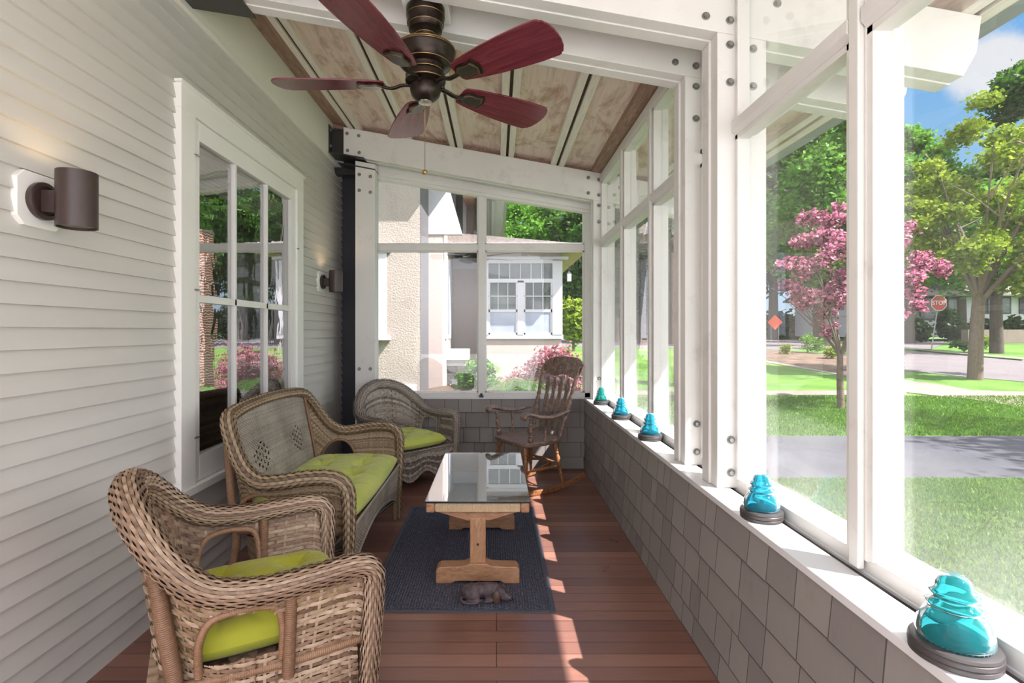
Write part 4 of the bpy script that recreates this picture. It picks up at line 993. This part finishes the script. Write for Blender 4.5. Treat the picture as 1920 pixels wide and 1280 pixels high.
def rect_zone(name, x0, x1, y0, y1, mat, dz, lab):
    m = MB(); X, Y = np.meshgrid(np.linspace(x0, x1, 12), np.linspace(y0, y1, 8), indexing='ij'); m.grid(np.stack([X, Y, CZ - hh(Y) + dz], -1)); return struct(m.obj(name, mat, smooth=True), lab)
rect_zone('driveway', 2.0, 19, 6.35, 8.9, M['asphalt'], .012, 'dark asphalt driveway crossing the lawn')
rect_zone('bounce_pad', -8, 34, -30, -.7, M['pad_bounce'], .012, 'unseen pale ground added behind the porch to reflect sunlight inside')  # added reflector: throws sunlight up to the ceiling
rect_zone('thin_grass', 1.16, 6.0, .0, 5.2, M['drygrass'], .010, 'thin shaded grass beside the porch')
zone('garden_path', [(1120, 733), (1440, 733), (1700, 732)], [(1120, 741), (1440, 741), (1700, 741)], M['conc'], .014, 'narrow concrete path across the lawn')
zone('sidewalk', [(1660, 706), (1673, 709), (1771, 723), (1824, 732), (1920, 735), (2100, 738)], [(1660, 731), (1673, 733), (1751, 742), (1812, 748), (1920, 764), (2100, 800)], M['conc'], .016, 'pale concrete sidewalk curving past the maple')
zone('sidewalk', [(1380, 668), (1438, 676), (1591, 704), (1675, 716)], [(1380, 671), (1438, 680), (1591, 706), (1675, 735)], M['conc'], .016, 'concrete sidewalk behind the crabapple')
zone('mulch_bed', [(1380, 655), (1438, 656), (1591, 668), (1668, 676)], [(1380, 668), (1438, 675), (1591, 703), (1668, 712)], M['mulch'], .010, 'leafy mulch bed behind the pink crabapple')
zone('street', [(1050, 633), (1438, 634), (1600, 642), (1673, 651), (1771, 662), (1920, 675), (2200, 700)], [(1050, 650), (1438, 655), (1591, 667), (1673, 692), (1812, 707), (1920, 716), (2200, 745)], M['road'], .012, 'pale grey residential street with tree shadows')
zone('side_street', [(1640, 641), (1700, 637), (1800, 634)], [(1640, 652), (1700, 653), (1745, 655)], M['road'], .02, 'side street by the stop sign', nu=20)
zone('kerb', [(1673, 651.0), (1771, 661.5), (1920, 674)], [(1673, 652.3), (1771, 663.5), (1920, 677)], M['conc'], .09, 'concrete kerb of the street')
# grass blades where the lawn is close enough to read them
def blades(rects, n, h, name, lab):
    V = []
    for (x0, x1, y0, y1, k) in rects:
        q = int(n * k); x = RNG.uniform(x0, x1, q); y = RNG.uniform(y0, y1, q); a = RNG.uniform(0, PI, q); hgt = h * RNG.uniform(.5, 1.2, q); z = CZ - hh(y)
        wd = .006 + .0007 * y; lean = RNG.normal(0, .02, (q, 2))
        V.append(np.stack([np.stack([x - np.cos(a) * wd, y - np.sin(a) * wd, z], -1), np.stack([x + np.cos(a) * wd, y + np.sin(a) * wd, z], -1), np.stack([x + lean[:, 0], y + lean[:, 1], z + hgt], -1)], 1))
    V = np.concatenate(V); m = MB(); m.V = [V.reshape(-1, 3)]; m.n = len(V) * 3; m.Fc = np.arange(m.n).reshape(-1, 3).tolist(); m.mi = [0] * len(m.Fc)
    tag(m.obj(name, M['blade']), lab, 'grass', kind='stuff')
blades([(4, 14, 8.95, 13.6, .5), (3.2, 7, 5.2, 6.3, .12), (1.3, 6.0, 1.2, 6.3, .5), (0.6, 4, 9, 13.5, .1)], 110000, .05, 'grass_blades', 'short sunlit grass blades on the lawn')

# ---- vegetation helpers
def leaves_into(m, cen, rad, n, size, shell=.45, seed=0, flat=.0):
    g = np.random.default_rng(seed); cen = np.array(cen, float); k = len(cen); rad = np.array(rad, float)
    vol = np.prod(rad, 1) ** (2 / 3); idx = g.choice(k, n, p=vol / vol.sum())
    d = g.normal(size=(n, 3)); d /= np.linalg.norm(d, axis=1)[:, None]; r = shell + (1 - shell) * g.random(n) ** .6
    # clumpy outline
    cl = 1 + .16 * np.sin(d[:, 0] * 9 + idx) * np.sin(d[:, 1] * 8 + 2 * idx) + .12 * np.sin(d[:, 2] * 13 + idx)
    p = cen[idx] + d * rad[idx] * (r * cl)[:, None] + g.normal(0, size * .6, (n, 3))
    a = g.normal(size=(n, 3)); a[:, 2] *= .5; a /= np.linalg.norm(a, axis=1)[:, None]
    b = np.cross(a, g.normal(size=(n, 3))); b /= np.linalg.norm(b, axis=1)[:, None]
    s = size * g.uniform(.6, 1.3, n)[:, None]
    Q = np.stack([p - a * s * .6, p + b * s * .38, p + a * s * .6, p - b * s * .38], 1)
    base = m.n; m.V.append(Q.reshape(-1, 3)); m.n += n * 4; F_ = (np.arange(n * 4).reshape(-1, 4) + base).tolist(); m.Fc += F_; m.mi += [m.cur] * n
def tree(name, base, H, crown, mat, bark, lab, cat='tree', n=14000, size=.16, trunk_r=.16, fork=.32, seed=0, group=None, mats2=None, blobs=None, nbr=9, lean=(0, 0), stems=1):
    rg = random.Random(seed); r = empty(name, base, 0, label=lab, cat=cat, group=group)
    cw, cz0, cz1 = crown      # crown half width, crown bottom, crown top (above base)
    cc = Vector((lean[0], lean[1], (cz0 + cz1) / 2)); hz = (cz1 - cz0) / 2
    m = MB(); zf = H * fork
    tr = [(0, 0, -.1), (.02, 0, .0), (lean[0] * .1, lean[1] * .1, zf * .5), (lean[0] * .25, lean[1] * .25, zf)]
    m.tube(spline(tr, 14), np.linspace(trunk_r * 1.15, trunk_r * .8, 14), 12)
    tips = []
    for i in range(nbr):
        a = i / nbr * 2 * PI + rg.random() * .6; el = rg.uniform(.15, .95); R_ = cw * rg.uniform(.55, .95)
        e_ = Vector((lean[0] + math.cos(a) * R_ * math.sqrt(1 - el ** 2 * .5), lean[1] + math.sin(a) * R_, cz0 + (cz1 - cz0) * rg.uniform(.3, .92)))
        s_ = Vector((lean[0] * .25, lean[1] * .25, zf * rg.uniform(.85, 1.0))); mid = (s_ + e_) / 2 + Vector((0, 0, rg.uniform(.0, .25) * hz))
        q = spline([tuple(s_), tuple(s_.lerp(mid, .5) + Vector((0, 0, .05 * hz))), tuple(mid), tuple(e_)], 10); m.tube(q, np.linspace(trunk_r * .42, trunk_r * .06, 10), 7)
        for k in range(3):
            b0 = Vector(q[rg.randint(4, 8)]); b1 = b0 + Vector((rg.uniform(-1, 1), rg.uniform(-1, 1), rg.uniform(0, .9))) * cw * .4
            m.tube([tuple(b0), tuple((b0 + b1) / 2 + Vector((0, 0, .1))), tuple(b1)], [trunk_r * .14, trunk_r * .09, trunk_r * .03], 5); tips.append(b1)
        tips.append(e_)
    m.obj('trunk', bark, r, smooth=True)
    cen = []; rad = []
    if blobs: 
        for (x, y, z, a, b) in blobs: cen.append((x, y, z)); rad.append((a, a, b))
    else:
        for i in range(26):
            a = rg.random() * 2 * PI; u_ = rg.uniform(-1, 1); q = math.sqrt(1 - u_ * u_) * rg.uniform(.35, .8)
            cen.append((cc.x + math.cos(a) * q * cw, cc.y + math.sin(a) * q * cw, cc.z + u_ * hz * .78)); s = rg.uniform(.22, .42) * cw; rad.append((s, s, s * .75))
        for t in tips: cen.append(tuple(t)); s = rg.uniform(.16, .3) * cw; rad.append((s, s, s * .6))
    m = MB(); leaves_into(m, cen, rad, n, size, .3, seed)
    m.obj('foliage', mat, r)
    if mats2:
        m = MB(); leaves_into(m, cen, rad, int(n * mats2[1]), size * .8, .5, seed + 50); m.obj('young_leaves', mats2[0], r)
    return r

# pink crabapple
x, d = gp(1575, 766); s_ = d / F
def pb(px, py, rr, dy=0): return ((px - 1575) * s_, dy, (766 - py) * s_, rr * s_, rr * s_ * .8)
pbl0 = [pb(1500, 470, 42, -.3), pb(1475, 520, 38, .2), pb(1530, 520, 50), pb(1580, 430, 52, .2), pb(1560, 480, 50, -.5), pb(1620, 470, 58, .5), pb(1600, 540, 54, .6), pb(1560, 575, 34, -.2), pb(1690, 440, 40), pb(1690, 495, 38, -.3), pb(1660, 530, 46, -.5), pb(1590, 395, 28), pb(1698, 590, 28, .1), pb(1690, 575, 36, .4), pb(1740, 500, 18), pb(1480, 555, 30, -.4), pb(1640, 590, 34, -.2), pb(1545, 610, 16), pb(1650, 420, 34)]
_r = random.Random(5); pbl = []
for (bx_, by_, bz_, ba_, bb_) in pbl0:
    for _ in range(4): pbl.append((bx_ + _r.uniform(-1, 1) * ba_ * .9, by_ + _r.uniform(-1, 1) * ba_ * 1.3, bz_ + _r.uniform(-1, 1) * bb_ * .9, ba_ * _r.uniform(.28, .5), bb_ * _r.uniform(.22, .42)))
tree('crabapple_tree', (x, d, gz(d)), 5, (2.0, 1.6, 4.6), M['pink'], M['bark'], 'pink blossoming crabapple tree with thin trunk on the lawn past the driveway', n=13500, size=.080, trunk_r=.075, fork=.27, seed=4, blobs=pbl, mats2=(M['bronzeleaf'], .5), nbr=10)
# street maple
x, d = gp(1827, 711); s_ = d / F
def qb(px, py, rr, dy=0): return ((px - 1827) * s_, dy, (711 - py) * s_, rr * s_, rr * s_ * .62)
qbl = [qb(1760, 420, 60), qb(1700, 400, 48, .6), qb(1730, 330, 46, -.4), qb(1800, 350, 56, .5), qb(1860, 300, 60), qb(1840, 230, 46, .5), qb(1900, 250, 50, -.5), qb(1880, 390, 66, -.6), qb(1820, 450, 62), qb(1770, 480, 50, -.8), qb(1850, 500, 52, .6), qb(1900, 480, 50), qb(1950, 420, 70), qb(1960, 330, 70), qb(1950, 520, 50), qb(1720, 460, 40, .4), qb(1705, 440, 34), qb(1880, 540, 30, -.8), qb(1860, 180, 30), qb(1745, 370, 44, .8), qb(1980, 230, 60)]
qbl2 = []
for (bx_, by_, bz_, ba_, bb_) in qbl:
    for _ in range(3): qbl2.append((bx_ + _r.uniform(-1, 1) * ba_ * .7, by_ + _r.uniform(-1, 1) * ba_ * 1.0, bz_ + _r.uniform(-1, 1) * bb_ * .8, ba_ * _r.uniform(.4, .65), bb_ * _r.uniform(.35, .6)))
tree('maple_tree', (x, d, gz(d)), 9, (3.6, 3, 9), M['leaf_l'], M['bark'], 'young maple with yellow-green leaves and pale trunk by the street', n=24000, size=.13, trunk_r=.20, fork=.30, seed=8, blobs=qbl2, nbr=12, lean=(.6, 0))
x, d = gp(1868, 662); tree('street_tree', (x, d, gz(d)), 9, (3.4, 2.6, 8.5), M['leaf_b'], M['barkd'], 'dark-trunked street tree beyond the road, behind the maple', n=9000, size=.26, trunk_r=.27, fork=.3, seed=12, nbr=9)
# tall trees further back
def far_tree(px, dist, top_px, halfpx, mat, lab, seed, bot_px=560, n=9000, size=.5, tr=.35, cat='tree', bark='barkd', nm='shade_tree'):
    x = (px - CX) / F * dist; z = gz(dist); H = (CY - top_px) / F * dist + hh(dist); cb = (CY - bot_px) / F * dist + hh(dist); H = float(H); cb = float(max(cb, .3))
    return tree(nm, (x, dist, z), H, (halfpx / F * dist, cb, H), M[mat], M[bark], lab, cat, n=n, size=size, trunk_r=tr, fork=.28, seed=seed, nbr=7)
far_tree(1540, 34, 205, 135, 'leaf_b', 'tall bright green tree filling the sky behind the pink crabapple', 21, 560, 48000, .26, .5)
far_tree(1700, 40, 215, 75, 'leaf_b', 'tall green tree rising between the window mullion and the blue sky', 22, 560, 26000, .30, .5)
far_tree(1800, 46, 300, 90, 'leaf_g', 'mid green tree behind the maple and the street', 23, 540, 14000, .5, .5)
far_tree(1985, 36, 60, 115, 'leaf_g', 'very tall dark tree at the right edge of the view', 24, 520, 34000, .32, .6)
far_tree(1640, 52, 300, 90, 'leaf_d', 'dark tree behind the tall bright green trees', 25, 590, 11000, .6, .5)
far_tree(1450, 55, 250, 95, 'leaf_d', 'dark green tree seen beside the second post', 26, 590, 12000, .6, .5)
far_tree(1345, 50, 300, 85, 'leaf_g', 'green tree hidden mostly by the bolted posts', 27, 590, 9000, .6, .5)
far_tree(1255, 38, 260, 62, 'leaf_g', 'tall tree with thick dark trunk seen through the nearest far-bay window', 28, 470, 20000, .32, .55)
far_tree(1205, 42, 330, 55, 'leaf_d', 'shady tree seen through the middle far-bay window', 29, 600, 10000, .45, .5)
far_tree(1150, 46, 330, 60, 'leaf_g', 'green tree seen through the last side window', 30, 600, 10000, .5, .5)
far_tree(1085, 44, 372, 70, 'leaf_g', 'green tree behind the neighbouring house, at the right of the end window', 31, 600, 22000, .33, .5)
far_tree(985, 48, 370, 80, 'leaf_b', 'bright green tree rising above the neighbouring roof', 32, 560, 26000, .33, .5)
far_tree(1075, 26, 560, 28, 'leaf_l', 'small yellow-green tree beyond the corner of the neighbouring house', 33, 655, 3500, .2, .08, bark='bark', nm='small_tree')
tree('shade_tree', (16.5, 4.6, -.45), 10, (4.6, 4.2, 10), M['leaf_b'], M['barkd'], 'large tree standing to the right of the view that dapples the driveway with shade', n=9000, size=.22, trunk_r=.25, fork=.3, seed=90, nbr=8)
for i, (px, dd_, tp, hw) in enumerate([(1090, 60, 585, 60), (1210, 60, 560, 80), (1340, 62, 575, 70), (1480, 58, 590, 60), (1600, 60, 585, 50)]):
    x = (px - CX) / F * dd_; r = empty('hedge', (x, dd_, gz(dd_)), 0, label=['low dark hedge far beyond the end window', 'dark shrubs behind the street trees', 'shrubs far behind the bolted posts', 'green hedge behind the orange sign', 'shrubs behind the crabapple trunk'][i], cat='hedge', group='far shrubs')
    h_ = (CY - tp) / F * dd_ + .9; m = MB(); leaves_into(m, [(q * hw / F * dd_ * .8, 0, h_ * .45) for q in (-1, -.5, 0, .5, 1)], [(hw / F * dd_ * .4, 1.2, h_ * .55)] * 5, 3500, .5, .4, i + 70); m.obj('foliage', M['leaf_d'], r)
# shrubs
def shrub(name, px, d, z0, ztop, wpx, mat, lab, n, size, cat='shrub', nb=14, seed=0, stems=True, mats2=None):
    rg = random.Random(seed); x = (px - CX) / F * d; r = empty(name, (x, d, z0), 0, label=lab, cat=cat)
    hw = wpx / F * d; H = ztop - z0; cen = []; rad = []
    for i in range(nb):
        a = rg.random() * 2 * PI; q = rg.random() ** .5 * .62; zz = rg.uniform(.3, .8); cen.append((math.cos(a) * q * hw, math.sin(a) * q * hw * .8, H * zz)); s = hw * rg.uniform(.3, .45); rad.append((s, s, min(s, H * .28)))
    m = MB(); leaves_into(m, cen, rad, n, size, .35, seed); m.obj('foliage', mat, r)
    if mats2: m = MB(); leaves_into(m, cen, rad, n // 4, size * .8, .3, seed + 5); m.obj('young_leaves', mats2, r)
    if stems:
        m = MB()
        for i in range(8):
            e_ = cen[i % nb]; m.tube(spline([(rg.uniform(-.05, .05), rg.uniform(-.05, .05), -.05), (e_[0] * .5, e_[1] * .5, e_[2] * .6), e_], 8), np.linspace(.02, .006, 8), 6)
        m.obj('stems', M['bark'], r, smooth=True)
    return r
shrub('green_shrub', 902, 8.6, -.45, 1.22, 44, M['leaf_b'], 'rounded green leafy shrub against the pale bay wall, left of the pink bush', 8000, .075, seed=41)
shrub('pink_bush', 1024, 8.9, -.45, 1.26, 88, M['pink2'], 'pale pink flowering bush outside the end window behind the rocking chair', 13000, .055, cat='bush', seed=42, nb=20, mats2=M['leaf_g'])
r = empty('ornamental_grass', ((968 - CX) / F * 8.0, 8.0, -.45), 0, label='clump of arching green strap leaves in front of the pink bush', cat='plant'); m = MB()
for i in range(260):
    a = random.random() * 2 * PI; L_ = random.uniform(.35, .55); s = random.uniform(.55, 1.1); bx, by = random.uniform(-.25, .25), random.uniform(-.2, .2)
    q = [(bx, by, .45), (bx + math.cos(a) * L_ * .35, by + math.sin(a) * L_ * .35, .66 + .38 * s), (bx + math.cos(a) * L_, by + math.sin(a) * L_, .60 + .28 * s)]
    m.tube(spline(q, 7), np.linspace(.009, .002, 7), 4, flat=.3)
m.obj('strap_leaves', M['leaf_b'], r, smooth=True)
m = MB()
for i in range(5): lumpy(m, (-.30 + random.uniform(-.08, .12), -.15, .80 + random.uniform(-.1, .08)), .03, .03, .02)
m.obj('orange_blossom', M['orange'], r, smooth=True)
m = MB(); lumpy(m, (0, 0, 0), 2.4, .9, .95); b_ = m.obj('planting_bed', M['mulch'], smooth=True); b_.location = ((930 - CX) / F * 8.6, 8.7, -.45); tag(b_, 'mounded planting bed of brown mulch under the bushes', 'planting bed', kind='stuff')
for (px, py, w_, mat, lab, sd) in ((1520, 662, 26, 'leaf_b', 'low green plant in the mulch bed behind the crabapple trunk', 51), (1470, 664, 14, 'leaf_l', 'small leafy plant at the left of the mulch bed', 52), (1560, 672, 20, 'leaf_l', 'yellowish groundcover plant in the mulch bed', 53), (1800, 660, 16, 'leaf_g', 'round green bush beside the street, left of the maple trunk', 54), (1680, 690, 10, 'leaf_b', 'little green bush by the sidewalk next to the mullion', 55), (1850, 655, 22, 'leaf_l', 'bushy shrubs at the foot of the dark street tree', 56)):
    x, d = gp(px, py); shrub('low_plant', px, d, gz(d), gz(d) + w_ * 1.3 / F * d, w_, M[mat], lab, 700, .09, seed=sd, nb=5, stems=False)

# ---- signs
x, d = gp(1747, 655); z0 = gz(d); sg = empty('stop_sign', (x, d, z0), 0, label='red octagonal STOP sign on a thin metal post at the street corner', cat='stop sign')
s_ = d / F; zc = (655 - 568) * s_; R8 = 14.6 * s_
tilt = (1760 - 1747) * s_
m = MB(); m.tube([(0, .02, 0), (tilt * 1.0, .02, zc)], .028, 8); m.obj('post', M['galv'], sg)
def octo(rr, y0, y1, mat, nm, par):
    m = MB(); m.prism([(tilt + rr * math.cos(PI / 8 + i * PI / 4) / math.cos(PI / 8) * .98, zc + rr * math.sin(PI / 8 + i * PI / 4) / math.cos(PI / 8) * .98) for i in range(8)], y0, y1, 'y'); return m.obj(nm, mat, par)
pl = octo(R8, -.02, -.012, M['signwhite'], 'sign_plate', sg); octo(R8 * .93, -.024, -.0205, M['red'], 'red_field', sg)
def text(body, size, loc, mat, parent, name='lettering', rot=(PI / 2, 0, 0)):
    cu = bpy.data.curves.new(name, 'FONT'); cu.body = body; cu.size = size; cu.align_x = 'CENTER'; cu.align_y = 'CENTER'; cu.extrude = .003; cu.offset = size * .018; cu.space_character = 1.02
    o = bpy.data.objects.new(name, cu); C.objects.link(o); cu.materials.append(mat)
    dg_ = bpy.context.evaluated_depsgraph_get(); me = bpy.data.meshes.new_from_object(o.evaluated_get(dg_)); bpy.data.objects.remove(o)
    me.materials.clear(); me.materials.append(mat); o = bpy.data.objects.new(name, me); C.objects.link(o); o.location = loc; o.rotation_euler = rot; o.parent = parent; return o
text('STOP', R8 * .74, (tilt, -.03, zc - R8 * .0), M['signwhite'], sg)
x, d = gp(1453, 645); sg = empty('warning_sign', (x, d, gz(d)), 0, label='orange diamond road sign on two thin legs beyond the street, left of the crabapple', cat='road sign'); s_ = d / F
zc = (645 - 604) * s_; R4 = 14 * s_
m = MB(); m.prism([(R4, zc), (0, zc + R4), (-R4, zc), (0, zc - R4)], -.02, .0, 'y'); m.obj('sign_plate', M['orange'], sg)
for q in (-7, 7): m = MB(); m.tube([(q * s_, .02, 0), (q * s_, .02, zc - R4 * .4)], .02, 6); m.obj('leg', M['galv'], sg)

# ---- brick pier (mirrored in the old house window)
m = MB(); bx, by = 5.62, 15.3; zg = gz(by); m.box(-.35, .35, -.26, .26, 0, 4.2 - zg); o = m.obj('brick_shaft', M['brick'])
r = empty('brick_chimney', (bx, by, zg), 0, label='red brick chimney stack mirrored in the old house window', cat='chimney'); o.parent = r
m = MB(); m.box(-.38, .38, -.29, .29, 4.2 - zg, 4.28 - zg); m.obj('cap', M['conc'], r)

# ---- neighbouring house beyond the end window
nh = empty('neighbour_house', (0, 0, -.45), 0, label='pale stucco neighbouring house with white bay window beyond the end window', cat='house')
nh_inv = .45
def hb(name, mat, *boxes, parent=None, bevel=0):
    m = MB()
    for b in boxes: m.box(b[0], b[1], b[2], b[3], b[4] + nh_inv, b[5] + nh_inv)
    return m.obj(name, mat, parent or nh, bevel=bevel)
hb('stucco_wall', M['stucco'], (-7, -1.245, 8.5, 13, -.5, 6.5))
hb('corner_return', M['stucco_shade'], (-1.245, -1.235, 8.5, 12.9, -.5, 6.5))  # darker grey paints the shade on this side face
hb('foundation', M['hwhite'], (-7, -1.30, 8.44, 8.52, -.5, .48))
hb('white_side_wall', M['stucco2'], (-1.235, -.98, 9.5, 13, -.5, 4.35))
m = MB(); m.prism([(-1.3, 3.1), (-.62, 3.1), (-.98, 4.35), (-1.2, 6), (-1.3, 6)], 9.48, 9.62, 'y')
o = m.obj('flared_wall_end', M['hwhite'], nh); o.location = (0, 0, nh_inv)
hb('recessed_wall', M['stucco2'], (-.98, -.20, 11.9, 13, -.5, 3.0)); hb('frieze_board', M['hwhite'], (-.98, -.20, 11.86, 11.9, 2.75, 3.0))
hb('bay_wall', M['stucco2'], (-.28, 1.36, 11.0, 15, -.5, 1.27), (-.28, 1.36, 11.0, 15, 2.8, 3.02), (-.28, -.2, 11.0, 15, 1.2, 2.9), (1.15, 1.36, 11.02, 15, 1.2, 2.9))
hb('bay_trim', M['hwhite'], (-.28, 1.40, 10.95, 11.0, 1.18, 1.27), (-.28, -.17, 10.94, 11.0, 1.27, 2.82), (1.17, 1.38, 10.94, 11.0, 1.27, 2.82), (-.17, 1.17, 10.94, 11.0, 2.76, 2.84), (-.17, 1.17, 10.94, 11.0, 2.36, 2.44), (.44, .57, 10.94, 11.0, 1.27, 2.4), (-.28, 1.5, 10.9, 11.0, 2.84, 2.9))
zs = (lambda py: 1.35 + (CY - py) / F * 11)
wroot = nh
for (xa, xb) in ((-.17, .44), (.57, 1.17)):
    f = hb('double_hung_sash', M['hwhite'], (xa, xb, 10.955, 10.99, 1.74, 1.80), (xa, xa + .035, 10.955, 10.99, 1.27, 2.36), (xb - .035, xb, 10.955, 10.99, 1.27, 2.36), (xa, xb, 10.955, 10.99, 1.27, 1.31), *[(xa + (xb - xa) * q - .007, xa + (xb - xa) * q + .007, 10.955, 10.985, 1.80, 2.36) for q in (.333, .667)], (xa, xb, 10.955, 10.985, 2.07, 2.085))
    hb('upper_glass', M['hglass'], (xa, xb, 10.985, 11.0, 1.77, 2.37)); hb('lower_glass', M['frosted'], (xa, xb, 10.975, 10.99, 1.29, 1.77))
hb('transom_glass', M['hglass'], (-.17, 1.17, 10.985, 11.0, 2.43, 2.77)); [hb('transom_bar', M['hwhite'], (-.17 + 1.34 * q / 6 - .008, -.17 + 1.34 * q / 6 + .008, 10.955, 10.985, 2.43, 2.77)) for q in range(1, 6)]
m = MB(); m.prism([(-1.1, 3.12), (1.85, 3.02), (1.85, 3.08), (.2, 3.22), (-1.0, 3.32)], 10.45, 15, 'y'); o = m.obj('low_roof', M['roofing'], nh); o.location = (0, 0, nh_inv)
hb('fascia', M['hwhite'], (-1.1, 1.86, 10.40, 10.45, 3.0, 3.10)); hb('soffit', M['soffit'], (1.36, 1.85, 10.46, 15, 2.97, 3.02))
hb('upper_wall', M['stucco'], (-1.2, -.1, 12.2, 16, 3.2, 6.5)); hb('upper_window', M['hglass'], (-.95, -.80, 12.15, 12.2, 3.4, 5), (-.52, -.36, 12.15, 12.2, 3.35, 4.5)); hb('upper_trim', M['hwhite'], (-.78, -.70, 12.12, 12.2, 3.2, 5), (-.34, -.12, 12.12, 12.2, 3.2, 4.6), (-1.05, -.95, 12.12, 12.2, 3.2, 5.4))
hb('boarded_eave', M['soffit'], (-.72, .05, 11.2, 12.4, 4.25, 4.45), (-.72, .05, 11.2, 12.4, 4.46, 6.0))
m = MB()
th = np.linspace(PI, 2 * PI, 22); A = []
for k, z in enumerate(np.linspace(0, 1, 8)):
    rr = .36 - .08 * (1 - z) ** 3; A.append([(-.13 + rr * (.9 + .1 * z) * math.cos(t) * (1 + .02 * (j % 2)), 11.6 + rr * math.sin(t) * (1 + .02 * (j % 2)), 3.36 + z * .98) for j, t in enumerate(th)])
m.grid(np.array(A)); m.prism([(A[-1][j][0], A[-1][j][1]) for j in range(22)], 4.33, 4.42, 'z'); m.box(-.42, .18, 11.6, 12.3, 3.4, 4.3); o = m.obj('rounded_metal_oriel', M['greenmetal'], nh); o.location = (0, 0, nh_inv)
hb('window_frame', M['hwhite'], (-2.1, -1.78, 8.44, 8.5, 1.28, 2.62), (-2.3, -1.72, 8.40, 8.5, 2.62, 2.72), (-2.3, -1.72, 8.40, 8.5, 1.2, 1.28)); hb('blind_glass', M['frosted'], (-2.6, -2.1, 8.46, 8.5, 1.28, 2.62))
hb('side_window_trim', M['hwhite'], (-.98, -.95, 9.9, 10.25, 1.2, 2.8), (-.98, -.95, 10.6, 10.95, 1.2, 2.8)); hb('side_window_glass', M['frosted'], (-.98, -.955, 10.25, 10.6, 1.3, 2.6), (-.98, -.955, 10.95, 11.3, 1.3, 2.6))
hb('wall_shelf', M['hwhite'], (-.98, -.55, 10.2, 10.8, .78, .98), (-.98, -.62, 10.3, 10.7, .66, .78)); hb('shelf_recess', M['stucco_shade'], (-.98, -.80, 10.3, 10.7, .30, .66))
m = MB(); m.box(-9, -.48, 8.0, 12.0, 4.47, 4.62); o = m.obj('eaves', M['hwhite'], nh); o.location = (0, 0, nh_inv)
ln = empty('hanging_lantern', ((1067 - CX) / F * 13, 13, 0), 0, label='small square white lantern hanging past the corner of the bay window', cat='lantern')
m = MB(); m.box(-.05, .05, -.05, .05, 2.58, 2.77); m.obj('glass_box', M['hwhite'], ln, bevel=.004)
m = MB(); m.lathe([(.075, 2.77), (.02, 2.82), (.008, 2.84), (.008, 3.0)], n=4); m.obj('lantern_cap', M['dark'], ln)

# ---- low house across the street
D = 46; xh = lambda px: (px - CX) / F * D; zh = lambda py: 1.35 + (CY - py) / F * D
hs = empty('bungalow', (xh(1810), D, gz(D)), 0, label='low white bungalow with grey roof and dark windows across the street', cat='house'); ox, oy, oz = hs.location
def sb(name, mat, *boxes):
    m = MB()
    for (p0, p1, y0, y1, q0, q1) in boxes: m.box(xh(p0) - ox, xh(p1) - ox, y0, y1, zh(q0) - oz, zh(q1) - oz)
    return m.obj(name, mat, hs)
sb('wall', M['hwhite'], (1600, 2050, 0, 9, 632, 548)); [sb('dark_bay', M['dark'], q) for q in ((1690, 1758, -.1, 0, 600, 553), (1772, 1800, -.1, 0, 600, 556), (1845, 1894, -.1, 0, 588, 555), (1910, 1960, -.1, 0, 588, 556))]
[sb('window', M['hglass'], q) for q in ((1700, 1720, -.15, -.1, 598, 560), (1724, 1752, -.15, -.1, 598, 560), (1776, 1796, -.15, -.1, 598, 562), (1850, 1866, -.15, -.1, 586, 559), (1870, 1890, -.15, -.1, 586, 559))]
m = MB(); m.prism([(-1.5, zh(552) - oz), (4.5, zh(520) - oz), (10.5, zh(552) - oz), (10.5, zh(556) - oz), (-1.5, zh(556) - oz)], xh(1590) - ox, xh(2070) - ox, 'x'); m.obj('roof', M['roofing'], hs)
m = MB(); m.box(xh(1700) - ox, xh(2050) - ox, -6, -5.4, 0, 1.0 * zh(618) - oz); o = m.obj('garden_wall', M['conc'], hs)
for i, (px, w_, h_) in enumerate(((1785, 26, 576), (1845, 18, 592), (1900, 24, 596), (1720, 20, 600))):
    x = (px - CX) / F * 43; shrub('foundation_shrub', px, 43, gz(43), 1.35 + (CY - h_) / F * 43, w_, M['leaf_d'], ['tall dark shrub in front of the bungalow beside the stop sign', 'dark shrub in front of the bungalow left of its right window', 'dark shrub in front of the bungalow under its right window', 'dark shrub in front of the bungalow at its left end'][i], 1500, .35, seed=60 + i, nb=8, stems=False)
